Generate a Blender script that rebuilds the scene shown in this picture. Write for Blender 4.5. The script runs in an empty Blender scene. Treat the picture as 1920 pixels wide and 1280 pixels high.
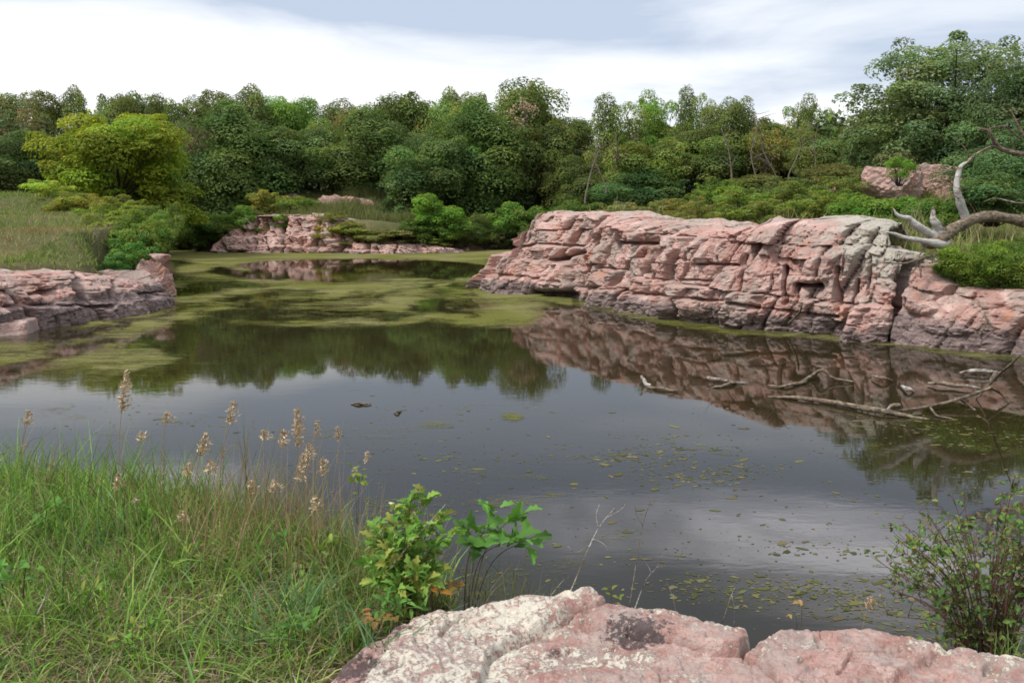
import bpy, math, random
import numpy as np
random.seed(7); R0 = np.random.default_rng(7)
SC = bpy.context.scene
COL = SC.collection
# ------------------------------------------------------------------ camera model
F, H, PITCH = 1663.0, 3.5, math.atan(250/1663.0)
cp, sp = math.cos(PITCH), math.sin(PITCH)
def ray(px, py):
    a, b = px-960.0, -(py-640.0)
    return np.array([a, F*cp + b*sp, -F*sp + b*cp])
def at_z(px, py, z=0.0):
    d = ray(px, py); t = (z-H)/d[2]
    return np.array([0, 0, H]) + d*t
def at_y(px, py, Y):
    d = ray(px, py); t = Y/d[1]
    return np.array([0, 0, H]) + d*t
def project(P):
    x, y, z = P[..., 0], P[..., 1], P[..., 2]-H
    w = np.maximum(y*cp - z*sp, 0.05)
    v = y*sp + z*cp
    return 960 + F*x/w, 640 - F*v/w
cam = bpy.data.objects.new('camera', bpy.data.cameras.new('camera')); COL.objects.link(cam)
cam.location = (0, 0, H); cam.rotation_euler = (math.pi/2-PITCH, 0, 0)
cam.data.sensor_width = 36; cam.data.lens = 36*F/1920; cam.data.clip_end = 3000; cam.data.clip_start = .05
SC.camera = cam
# ------------------------------------------------------------------ noise
def _h(ix, iy, iz, s):
    n = (ix*73856093) ^ (iy*19349663) ^ (iz*83492791) ^ (s*2654435761)
    n = n & 0xffffffff
    n = ((n ^ (n >> 13))*1274126177) & 0xffffffff
    n = ((n ^ (n >> 16))*2246822519) & 0xffffffff
    return ((n ^ (n >> 15)) & 0xffffff)/float(0xffffff)
def vnoise(x, y, z, s=0):
    x, y, z = np.broadcast_arrays(np.asarray(x, float), np.asarray(y, float), np.asarray(z, float))
    fx, fy, fz = np.floor(x), np.floor(y), np.floor(z)
    ix, iy, iz = fx.astype(np.int64), fy.astype(np.int64), fz.astype(np.int64)
    u, v, w = x-fx, y-fy, z-fz
    u = u*u*u*(u*(u*6-15)+10); v = v*v*v*(v*(v*6-15)+10); w = w*w*w*(w*(w*6-15)+10)
    def L(a, b, t): return a+(b-a)*t
    c = [[[_h(ix+i, iy+j, iz+k, s) for k in (0, 1)] for j in (0, 1)] for i in (0, 1)]
    return L(L(L(c[0][0][0], c[1][0][0], u), L(c[0][1][0], c[1][1][0], u), v),
             L(L(c[0][0][1], c[1][0][1], u), L(c[0][1][1], c[1][1][1], u), v), w)*2-1
def fbm(x, y, z, o=4, s=0, g=.5):
    r = 0; a = 1; t = 0
    for i in range(o):
        r = r + a*vnoise(np.asarray(x)*2**i, np.asarray(y)*2**i, np.asarray(z)*2**i, s+i*17); t += a; a *= g
    return r/t
def sstep(a, b, x):
    t = np.clip((x-a)/(b-a), 0, 1); return t*t*(3-2*t)
def seg_dist(px, py, pts):
    d = np.full(np.shape(px), 1e9)
    for (x0, y0), (x1, y1) in zip(pts[:-1], pts[1:]):
        dx, dy = x1-x0, y1-y0
        t = np.clip(((px-x0)*dx+(py-y0)*dy)/(dx*dx+dy*dy+1e-9), 0, 1)
        d = np.minimum(d, np.hypot(px-x0-t*dx, py-y0-t*dy))
    return d
def in_poly(x, y, pts):
    c = np.zeros(np.shape(x), bool); n = len(pts)
    for i in range(n):
        x0, y0 = pts[i]; x1, y1 = pts[(i+1) % n]
        k = ((y0 > y) != (y1 > y)) & (x < (x1-x0)*(y-y0)/(y1-y0+1e-12)+x0)
        c ^= k
    return c
# ------------------------------------------------------------------ mesh helpers
class MB:
    def __init__(s): s.v = []; s.q = []; s.t = []; s.n = 0; s.fa = []; s.ta = []; s.mi = []
    def add(s, v, q=None, t=None, col=None):
        v = np.asarray(v, float).reshape(-1, 3)
        if q is not None and len(q):
            q = np.asarray(q, np.int64).reshape(-1, 4); s.q.append(q+s.n)
            s.fa.append(np.broadcast_to(np.asarray(col if col is not None else (1, 1, 1), float), (len(q), 3)))
        if t is not None and len(t):
            t = np.asarray(t, np.int64).reshape(-1, 3); s.t.append(t+s.n)
            s.ta.append(np.broadcast_to(np.asarray(col if col is not None else (1, 1, 1), float), (len(t), 3)))
        s.v.append(v); s.n += len(v)
    def mesh(s, name, smooth=True, col=True, vattr=None):
        me = bpy.data.meshes.new(name)
        v = np.concatenate(s.v)
        q = np.concatenate(s.q) if s.q else np.zeros((0, 4), np.int64)
        t = np.concatenate(s.t) if s.t else np.zeros((0, 3), np.int64)
        nf = len(q)+len(t)
        me.vertices.add(len(v)); me.vertices.foreach_set('co', v.astype(np.float32).ravel())
        lp = np.concatenate([q.ravel(), t.ravel()]).astype(np.int32)
        me.loops.add(len(lp)); me.loops.foreach_set('vertex_index', lp)
        st = np.concatenate([np.arange(len(q))*4, len(q)*4+np.arange(len(t))*3]).astype(np.int32)
        me.polygons.add(nf); me.polygons.foreach_set('loop_start', st)
        me.update(calc_edges=True)
        me.polygons.foreach_set('use_smooth', np.full(nf, smooth, bool))
        if col:
            c = np.concatenate(s.fa+s.ta) if (s.fa or s.ta) else np.zeros((0, 3))
            a = me.attributes.new('col', 'FLOAT_COLOR', 'FACE')
            a.data.foreach_set('color', np.concatenate([c, np.ones((len(c), 1))], 1).astype(np.float32).ravel())
        for k, d in (vattr or {}).items():
            a = me.attributes.new(k, 'FLOAT', 'POINT'); a.data.foreach_set('value', np.asarray(d, np.float32).ravel())
        me.validate()
        return me
def grid_faces(nu, nv):
    i = np.arange(nu-1)[:, None]*nv+np.arange(nv-1)[None]
    return np.stack([i, i+nv, i+nv+1, i+1], -1).reshape(-1, 4)
def obj(name, me, mat=None, parent=None, color=None):
    o = bpy.data.objects.new(name, me); COL.objects.link(o)
    if mat is not None and len(me.materials) == 0: me.materials.append(mat)
    if parent is not None: o.parent = parent
    if color is not None: o.color = (*color, 1)
    return o
def tag(o, label, cat, group=None):
    o['label'] = label; o['category'] = cat
    if group: o['group'] = group
    return o
def kind(o, k): o['kind'] = k; return o
def empty(name, loc, label, cat, group=None, rz=0, scale=(1, 1, 1)):
    o = bpy.data.objects.new(name, None); COL.objects.link(o)
    o.location = tuple(loc); o.rotation_euler = (0, 0, rz); o.scale = scale; o.empty_display_size = .2
    return tag(o, label, cat, group)
def tube(mb, pts, rad, sides=7, col=None, wob=0, rng=R0):
    pts = np.asarray(pts, float); n = len(pts); rad = np.broadcast_to(np.asarray(rad, float), (n,))
    tan = np.gradient(pts, axis=0); tan /= np.linalg.norm(tan, axis=1)[:, None]+1e-9
    ref = np.array([.31, .87, .38]) if abs(tan[0][2]) > .6 else np.array([0, 0, 1.])
    V = []
    for i in range(n):
        a = np.cross(tan[i], ref); a /= np.linalg.norm(a)+1e-9; b = np.cross(tan[i], a)
        th = np.arange(sides)/sides*2*math.pi
        r = rad[i]*(1+wob*rng.uniform(-1, 1, sides))
        V.append(pts[i]+(np.cos(th)*r)[:, None]*a+(np.sin(th)*r)[:, None]*b)
    V = np.array(V).reshape(-1, 3)
    q = []
    for i in range(n-1):
        for k in range(sides):
            k2 = (k+1) % sides
            q.append((i*sides+k, i*sides+k2, (i+1)*sides+k2, (i+1)*sides+k))
    base = len(V)
    V = np.vstack([V, pts[0], pts[-1]])
    t = [(base, (k+1) % sides, k) for k in range(sides)]+[(base+1, (n-1)*sides+k, (n-1)*sides+(k+1) % sides) for k in range(sides)]
    mb.add(V, q, t, col)
def smooth_line(pts, n=12):
    pts = np.asarray(pts, float); m = len(pts)
    if m < 3:
        t = np.linspace(0, 1, n)[:, None]; return pts[0]*(1-t)+pts[-1]*t
    out = []
    P = np.vstack([2*pts[0]-pts[1], pts, 2*pts[-1]-pts[-2]])
    for u in np.linspace(0, m-1-1e-6, n):
        i = int(u); t = u-i; p0, p1, p2, p3 = P[i:i+4]
        out.append(.5*((2*p1)+(-p0+p2)*t+(2*p0-5*p1+4*p2-p3)*t*t+(-p0+3*p1-3*p2+p3)*t**3))
    return np.array(out)
def unit(v): return v/(np.linalg.norm(v, axis=-1, keepdims=True)+1e-9)
def cards(mb, c, n, L, W, rng, col, fold=.15):
    """small folded leaf shaped faces"""
    N = len(c); n = unit(n)
    a = unit(np.cross(n, rng.normal(size=(N, 3)))); b = np.cross(n, a)
    L = np.broadcast_to(L, (N,))[:, None]; W = np.broadcast_to(W, (N,))[:, None]
    p = np.stack([c-a*L*.5, c+b*W*.5+n*W*fold-a*L*.05, c+a*L*.5-n*L*fold*.6, c-b*W*.5+n*W*fold-a*L*.05], 1)
    mb.add(p.reshape(-1, 3), np.arange(N*4).reshape(-1, 4), None, col)
# ------------------------------------------------------------------ materials
class NT:
    def __init__(s, mat):
        s.nt = mat.node_tree; s.N = s.nt.nodes; s.L = s.nt.links
    def n(s, t, **kw):
        o = s.N.new(t)
        for k, v in kw.items(): setattr(o, k, v)
        return o
    def link(s, a, b): s.L.new(a, b)
    def setin(s, sock, v):
        if hasattr(v, 'is_linked') or hasattr(v, 'links'): s.L.new(v, sock)
        else: sock.default_value = v
    def math(s, op, a, b=None, clamp=False):
        o = s.n('ShaderNodeMath', operation=op); o.use_clamp = clamp
        s.setin(o.inputs[0], a)
        if b is not None: s.setin(o.inputs[1], b)
        return o.outputs[0]
    def vmath(s, op, a, b=None):
        o = s.n('ShaderNodeVectorMath', operation=op)
        s.setin(o.inputs[0], a)
        if b is not None: s.setin(o.inputs[1], b)
        return o
    def mix(s, f, a, b, bt='MIX'):
        o = s.n('ShaderNodeMix', data_type='RGBA', blend_type=bt)
        s.setin(o.inputs[0], f)
        for k, v in ((6, a), (7, b)):
            if isinstance(v, tuple): v = (*v, 1) if len(v) == 3 else v
            s.setin(o.inputs[k], v)
        return o.outputs[2]
    def noise(s, vec, scale, detail=4, rough=.55, dist=0, out=0):
        o = s.n('ShaderNodeTexNoise'); o.inputs['Scale'].default_value = scale; o.inputs['Detail'].default_value = detail
        o.inputs['Roughness'].default_value = rough; o.inputs['Distortion'].default_value = dist
        if vec is not None: s.link(vec, o.inputs['Vector'])
        return o.outputs[out]
    def mr(s, v, a, b, c=0., d=1., smooth=True):
        o = s.n('ShaderNodeMapRange'); o.interpolation_type = 'SMOOTHSTEP' if smooth else 'LINEAR'
        s.setin(o.inputs[0], v)
        for k, x in zip((1, 2, 3, 4), (a, b, c, d)): s.setin(o.inputs[k], x)
        return o.outputs[0]
    def attr(s, name, out='Fac'):
        o = s.n('ShaderNodeAttribute', attribute_name=name); return o.outputs[out]
    def scale(s, vec, sc):
        return s.vmath('MULTIPLY', vec, sc).outputs[0]
def newmat(name):
    m = bpy.data.materials.new(name); m.use_nodes = True
    t = NT(m); t.N.clear()
    return m, t, t.n('ShaderNodeOutputMaterial')
def leaf_material(name, use_obj=True, trans=.38):
    m, t, out = newmat(name)
    c = t.attr('col', 'Color')
    if use_obj:
        oi = t.n('ShaderNodeObjectInfo'); c = t.mix(1., oi.outputs['Color'], c, 'MULTIPLY')
    p = t.n('ShaderNodeBsdfPrincipled'); t.link(c, p.inputs['Base Color'])
    p.inputs['Roughness'].default_value = .7; p.inputs['Specular IOR Level'].default_value = .12
    tr = t.n('ShaderNodeBsdfTranslucent'); t.link(t.mix(1., c, (1.15, 1.2, .6), 'MULTIPLY'), tr.inputs['Color'])
    ms = t.n('ShaderNodeMixShader'); ms.inputs[0].default_value = trans
    t.link(p.outputs[0], ms.inputs[1]); t.link(tr.outputs[0], ms.inputs[2]); t.link(ms.outputs[0], out.inputs[0])
    return m
M_LEAF = leaf_material('leaf'); M_BLADE = leaf_material('grass_blade', False, .3); M_DRY = leaf_material('dry_grass', False, .15)
def bark_material(name, a, b, white=None):
    m, t, out = newmat(name)
    g = t.n('ShaderNodeNewGeometry').outputs['Position']
    n1 = t.mr(t.noise(t.scale(g, (.8, 1, 1.6)), 8, 6, .72, .6), .3, .7); n2 = t.noise(g, 1.3, 3)
    c = t.mix(n1, a, b)
    if white:
        n5 = t.noise(t.scale(g, (1, 1, 2)), 4.5, 5, .7)
        w = t.mr(t.math('ADD', t.attr('white'), t.math('ADD', t.math('MULTIPLY', t.math('SUBTRACT', n2, .5), 1.2), t.math('MULTIPLY', t.math('SUBTRACT', n5, .5), 1.6))), .42, .68, 0., .85)
        c = t.mix(w, c, white)
    p = t.n('ShaderNodeBsdfPrincipled'); t.link(c, p.inputs['Base Color']); p.inputs['Roughness'].default_value = .85
    p.inputs['Specular IOR Level'].default_value = .2
    bp = t.n('ShaderNodeBump'); bp.inputs['Strength'].default_value = .8; bp.inputs['Distance'].default_value = .04
    t.link(n1, bp.inputs['Height']); t.link(bp.outputs[0], p.inputs['Normal']); t.link(p.outputs[0], out.inputs[0])
    return m
M_BARK = bark_material('bark', (.035, .028, .02), (.10, .085, .065))
M_PALEBARK = bark_material('pale_bark', (.12, .10, .075), (.25, .22, .17))
M_DEADWOOD = bark_material('dead_wood', (.055, .04, .028), (.36, .29, .21), (.60, .58, .55))
def rock_material(name, lichen_z=False, near=False, bandtop=.75):
    """pink quartzite: attributes lich (lichen cover), dark (blackened patches), band (stained water band)"""
    m, t, out = newmat(name)
    g = t.n('ShaderNodeNewGeometry').outputs['Position']
    k = 9.0 if near else 1.0
    n1 = t.noise(g, .45*k, 5, .6); n2 = t.noise(g, 1.5*k, 6, .62, .7); n3 = t.noise(t.scale(g, (1, 1, 1.8)), 5.5*k if not near else 31, 5, .68); n4 = t.noise(g, 17 if not near else 80, 4, .7)
    c = t.mix(t.mr(n1, .36, .64), (.37, .205, .17), (.50, .315, .275))
    c = t.mix(t.mr(n2, .50, .64, 0., .8), c, (.60, .45, .40))
    c = t.mix(t.mr(n3, .54, .68, 0., .75), c, (.27, .125, .105))
    if not near:
        c = t.mix(t.math('MULTIPLY', t.mr(n2, .33, .43, 1., 0.), .65), c, (.45, .20, .105))
        c = t.mix(t.mr(t.noise(t.scale(g, (1, 1, .45)), 1.3, 6, .7, .5), .45, .60, 0., .8), c, (.33, .27, .235))
    c = t.mix(t.mr(n4, .55, .72, 0., .6), c, (.19, .10, .09))
    c = t.mix(t.mr(n4, .28, .44, .55, 0.), c, (.66, .53, .48))
    if near:
        c = t.mix(1., c, (.78, .77, .77), 'MULTIPLY')
        c = t.mix(t.mr(t.noise(g, 5.5, 7, .75, .6), .44, .62, 0., .75), c, (.33, .275, .25))
        c = t.mix(t.mr(t.noise(g, 120, 3, .6), .56, .72, 0., .55), c, (.15, .10, .095))
    # dark water stain
    bd = t.attr('band')
    bn = t.noise(t.scale(g, (1, 1, .6)), 3.1*k*.5, 5, .6)
    bf = t.mr(t.math('ADD', bd, t.math('MULTIPLY', t.math('SUBTRACT', bn, .5), 1.3)), .35, .65)
    dk = t.mix(t.mr(n3, .4, .65), (.12, .09, .09), (.27, .21, .195))
    c = t.mix(t.math('MULTIPLY', bf, .9), c, dk)
    # lichen
    ln = t.noise(g, (4.0 if not near else 14.0), 6, .68, .8); lf = t.noise(g, (13.0 if not near else 62.0), 5, .7)
    lm = t.math('ADD', t.attr('lich'), t.math('ADD', t.math('MULTIPLY', t.math('SUBTRACT', ln, .5), 2.0), t.math('MULTIPLY', t.math('SUBTRACT', lf, .5), 2.2 if near else 1.5)))
    lmask = t.mr(lm, .5, .62)
    lc = t.mix(t.mr(lf, .42, .62), (.62, .58, .49), (.46, .44, .37)) if near else t.mix(t.mr(lf, .4, .6), (.43, .40, .32), (.36, .345, .31))
    if near: lc = t.mix(t.mr(t.noise(g, 35, 4, .6), .55, .7), lc, (.56, .37, .32))
    c = t.mix(t.math('MULTIPLY', lmask, .92), c, lc)
    # black crust lichen patches, and the blackened hole in the near rock
    dn = t.noise(g, (5.0 if not near else 38.0), 7, .78)
    dm = t.mr(t.math('ADD', t.attr('dark'), t.math('MULTIPLY', t.math('SUBTRACT', dn, .5), 2.4)), .5, .62)
    c = t.mix(t.math('MULTIPLY', dm, .88), c, (.055, .040, .042))
    if near:
        c = t.mix(t.math('MULTIPLY', t.mr(t.math('ADD', t.attr('yel'), t.math('MULTIPLY', t.math('SUBTRACT', lf, .5), 2.)), .55, .66), .8), c, (.62, .52, .16))
    p = t.n('ShaderNodeBsdfPrincipled'); t.link(c, p.inputs['Base Color']); p.inputs['Roughness'].default_value = .78
    p.inputs['Specular IOR Level'].default_value = .3
    hgt = t.math('ADD', t.math('MULTIPLY', n3, .6), t.math('ADD', t.math('MULTIPLY', n4, .35), t.math('MULTIPLY', lmask, .3 if near else .05)))
    if near: hgt = t.math('ADD', hgt, t.math('MULTIPLY', t.noise(g, 9, 6, .7, .8), 1.6))
    bp = t.n('ShaderNodeBump'); bp.inputs['Strength'].default_value = .8; bp.inputs['Distance'].default_value = .014 if near else .12
    t.link(hgt, bp.inputs['Height']); t.link(bp.outputs[0], p.inputs['Normal']); t.link(p.outputs[0], out.inputs[0])
    return m
M_ROCK = rock_material('pink_rock'); M_NEARROCK = rock_material('lichen_rock', near=True)
def ground_material():
    m, t, out = newmat('ground_soil')
    g = t.n('ShaderNodeNewGeometry').outputs['Position']
    n1 = t.noise(g, .35, 5, .6); n2 = t.noise(g, 3.2, 5, .65); n3 = t.noise(g, 26, 4, .7)
    c = t.mix(t.mr(n1, .38, .62), (.07, .085, .03), (.13, .11, .055))
    c = t.mix(t.mr(n2, .48, .68), c, (.075, .09, .032))
    c = t.mix(t.mr(n3, .5, .7, 0., .8), c, (.22, .17, .11))
    # bare earthy bank close to the water and under the trees
    w = t.mr(t.math('ADD', t.attr('bare'), t.math('MULTIPLY', t.math('SUBTRACT', n2, .5), .7)), .4, .7)
    c = t.mix(w, c, t.mix(n2, (.05, .034, .022), (.115, .07, .05)))
    p = t.n('ShaderNodeBsdfPrincipled'); t.link(c, p.inputs['Base Color']); p.inputs['Roughness'].default_value = .9
    p.inputs['Specular IOR Level'].default_value = .15
    bp = t.n('ShaderNodeBump'); bp.inputs['Strength'].default_value = .8; bp.inputs['Distance'].default_value = .03
    t.link(n3, bp.inputs['Height']); t.link(bp.outputs[0], p.inputs['Normal']); t.link(p.outputs[0], out.inputs[0])
    return m
M_GROUND = ground_material()
def water_material():
    m, t, out = newmat('pond_water')
    g = t.n('ShaderNodeNewGeometry').outputs['Position']
    n1 = t.noise(t.scale(g, (.55, 1.2, 1)), 3.2, 4, .55); n2 = t.noise(t.scale(g, (.5, 1.3, 1)), 11, 3, .5); n3 = t.noise(g, .12, 2)
    hh = t.math('ADD', n1, t.math('MULTIPLY', n2, .25))
    bp = t.n('ShaderNodeBump'); bp.inputs['Distance'].default_value = .012
    t.link(t.mr(n3, .35, .65, .03, .10), bp.inputs['Strength']); t.link(hh, bp.inputs['Height'])
    d = t.n('ShaderNodeBsdfDiffuse'); t.link(t.mix(t.noise(g, .5, 4), (.018, .015, .007), (.030, .024, .010)), d.inputs['Color'])
    gl = t.n('ShaderNodeBsdfGlossy'); gl.inputs['Roughness'].default_value = .015; gl.inputs['Color'].default_value = (.93, .93, .93, 1)
    fr = t.n('ShaderNodeFresnel'); fr.inputs['IOR'].default_value = 1.36
    for k in (gl, fr): t.link(bp.outputs[0], k.inputs['Normal'])
    ms = t.n('ShaderNodeMixShader'); t.link(fr.outputs[0], ms.inputs[0]); t.link(d.outputs[0], ms.inputs[1]); t.link(gl.outputs[0], ms.inputs[2])
    t.link(ms.outputs[0], out.inputs[0])
    return m
M_WATER = water_material()
def algae_material():
    m, t, out = newmat('duckweed')
    g = t.n('ShaderNodeNewGeometry').outputs['Position']
    n1 = t.noise(t.scale(g, (.42, 1.15, 1)), 1.3, 7, .76, 1.3); n2 = t.noise(g, 9, 4, .75); n3 = t.noise(g, .3, 3)
    f = t.math('ADD', t.attr('cover'), t.math('ADD', t.math('MULTIPLY', t.math('SUBTRACT', n1, .5), 1.9), t.math('MULTIPLY', t.math('SUBTRACT', n2, .5), .8)))
    f = t.mr(f, .25, .95, 0., .9)
    c = t.mix(t.mr(n3, .4, .6), (.125, .128, .034), (.175, .168, .07))
    c = t.mix(t.mr(n2, .5, .7), c, (.14, .15, .05))
    d = t.n('ShaderNodeBsdfDiffuse'); t.link(c, d.inputs['Color'])
    tr = t.n('ShaderNodeBsdfTransparent')
    ms = t.n('ShaderNodeMixShader'); t.link(f, ms.inputs[0]); t.link(tr.outputs[0], ms.inputs[1]); t.link(d.outputs[0], ms.inputs[2])
    t.link(ms.outputs[0], out.inputs[0])
    return m
M_ALGAE = algae_material()
# ------------------------------------------------------------------ world and sun
SUN_EL, SUN_AZ = math.radians(54), math.radians(242)      # azimuth clockwise from +Y: behind the viewer, to the left
def world():
    w = bpy.data.worlds.new('World'); SC.world = w; w.use_nodes = True
    t = NT(w); t.N.clear(); out = t.n('ShaderNodeOutputWorld')
    sky = t.n('ShaderNodeTexSky', sky_type='NISHITA'); sky.sun_disc = False
    sky.sun_elevation = SUN_EL; sky.sun_rotation = SUN_AZ; sky.dust_density = 2.
    d = t.n('ShaderNodeTexCoord').outputs['Generated']
    sx = t.n('ShaderNodeSeparateXYZ'); t.link(d, sx.inputs[0]); X, Y, Z = sx.outputs
    st = t.scale(d, (1.5, 1.5, 8.5))
    n1 = t.noise(st, 1.7, 6, .55, .5); n2 = t.noise(st, 5, 4, .55, .3)
    streak = t.math('ADD', t.math('MULTIPLY', n1, .75), t.math('MULTIPLY', n2, .25))
    def blob(px, py, rx, rz, el=None):
        v = ray(px, py); v = v/np.linalg.norm(v)
        if el is not None:
            h = math.hypot(v[0], v[1]); v = np.array([v[0]/h*math.cos(el), v[1]/h*math.cos(el), math.sin(el)])
        s = t.vmath('SUBTRACT', d, tuple(v)).outputs[0]
        s = t.vmath('MULTIPLY', s, (1/rx, 1/rx, 1/rz)).outputs[0]
        return t.mr(t.vmath('LENGTH', s).outputs['Value'], 1., .0)
    # whiteness of the cloud deck: 0 = blue-grey underside, 1 = bright white
    wv = t.mr(streak, .40, .64, 0., .50)
    wv = t.math('ADD', wv, t.math('MULTIPLY', blob(330, 190, .62, .125), 1.5))
    wv = t.math('ADD', wv, t.math('MULTIPLY', blob(1270, 130, .22, .028), .55))
    wv = t.math('ADD', wv, t.math('MULTIPLY', blob(1420, 40, .16, .03), .35))
    wv = t.math('ADD', wv, t.math('MULTIPLY', blob(1590, 230, .16, .05), 1.0))
    wv = t.math('ADD', wv, t.math('MULTIPLY', blob(960, 250, .6, .06), .5))
    wv = t.math('SUBTRACT', wv, t.math('MULTIPLY', blob(760, 10, .36, .05), .55))
    wv = t.math('SUBTRACT', wv, t.math('MULTIPLY', blob(1250, 60, .25, .03), .15))
    wv = t.math('MAXIMUM', t.math('MINIMUM', wv, 1.), 0.)
    grey, white = (4.5, 5.2, 6.4), (9.0, 9.1, 9.2)
    c = t.mix(wv, grey, white)
    # darker cloud bank above the framed strip (seen mirrored in the pond), bright breaks in it
    up = t.mr(Z, .215, .31)
    front = t.mr(Y, .1, .45)
    brk = t.math('ADD', t.math('MULTIPLY', blob(1340, 0, .34, .06, math.radians(20.2)), .80), t.math('MULTIPLY', blob(1720, 0, .26, .075, math.radians(21)), 1.3))
    brk = t.math('ADD', brk, t.math('MULTIPLY', blob(250, 0, .14, .045, math.radians(16.5)), .8))
    brk = t.math('ADD', t.math('MULTIPLY', brk, t.mr(n1, .36, .62, .35, 1.25)), t.math('MULTIPLY', t.math('SUBTRACT', n1, .5), .3))
    bank = t.mix(t.math('MINIMUM', t.math('MAXIMUM', brk, 0.), 1.), (3.3, 4.15, 5.7), (21., 21., 23.))
    c = t.mix(t.math('MULTIPLY', up, front), c, bank)
    # the bright high overcast overhead and behind the viewer
    c = t.mix(t.math('MAXIMUM', t.mr(Z, .5, .8), t.math('MULTIPLY', t.mr(Y, .1, -.3), t.mr(Z, .05, .2))), c, (8.4, 8.5, 8.8))
    cc = t.mix(.9, sky.outputs[0], c)
    bg = t.n('ShaderNodeBackground'); t.link(cc, bg.inputs[0]); bg.inputs[1].default_value = .1
    t.link(bg.outputs[0], out.inputs[0])
world()
sun = bpy.data.objects.new('sun', bpy.data.lights.new('sun', 'SUN')); COL.objects.link(sun)
sun.data.energy = 2.7; sun.data.angle = math.radians(11); sun.data.color = (1, .96, .9)
sun.rotation_euler = (math.pi/2-SUN_EL, 0, -SUN_AZ+math.pi)
SC.view_settings.view_transform = 'Standard'; SC.view_settings.look = 'None'
SC.view_settings.exposure = 0.42; SC.view_settings.gamma = 1
SC.render.engine = 'CYCLES'; cy = SC.cycles
cy.use_denoising = True; cy.max_bounces = 6; cy.diffuse_bounces = 4; cy.glossy_bounces = 3; cy.transparent_max_bounces = 12; cy.transmission_bounces = 3
cy.sample_clamp_indirect = 4; cy.caustics_reflective = False; cy.caustics_refractive = False
cy.filter_width = 1.7
# ================================================================== terrain and water
def W(px, py): p = at_z(px, py, 0.0); return (p[0], p[1])
CL_PX = [(892, 538), (905, 548), (950, 551), (1000, 553), (1040, 557), (1065, 561), (1110, 569), (1150, 578), (1205, 590), (1265, 602), (1320, 610), (1380, 617), (1480, 622), (1580, 630), (1680, 640)]
WALL_PX = [(1676, 640), (1740, 649), (1800, 657), (1860, 664), (1920, 671), (2020, 684), (2140, 700)]
LEDGE_PX = [(-160, 652), (-60, 640), (0, 629), (60, 621), (120, 610), (220, 597), (290, 582), (322, 566)]
FAR_PX = [(330, 471), (380, 474), (440, 474), (520, 474), (600, 475), (680, 476), (760, 475), (830, 474), (880, 472), (940, 470), (990, 469)]
cl_w = [W(*p) for p in CL_PX]; wall_w = [W(*p) for p in WALL_PX]; ledge_w = [W(*p) for p in LEDGE_PX]; far_w = [W(*p) for p in FAR_PX]
TIPBACK = [(7.5, 66.0), (6.0, 58.0), (2.6, 50.0), (-.2, 44.0)]
KNOLLBACK = [(-14.2, 34.2), (-14.6, 37.5), (-16.5, 42.0), (-22, 50.0), (-28, 62.0)]
LAKE = [(-26, 7), (-15, 7.5), (-6, 7.3), (-2.6, 6.7), (-1.6, 6.25), (-.9, 5.8), (-.3, 5.3), (.3, 4.8), (1, 4.25), (3, 4.15), (7, 4.7), (11, 7), (15, 11), (16.5, 15)] + wall_w[::-1] + cl_w[::-1] + TIPBACK[::-1] + far_w[::-1] + KNOLLBACK[::-1] + ledge_w[::-1] + [(-22, 20), (-27, 14)]
LAKE = np.array(LAKE)
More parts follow.
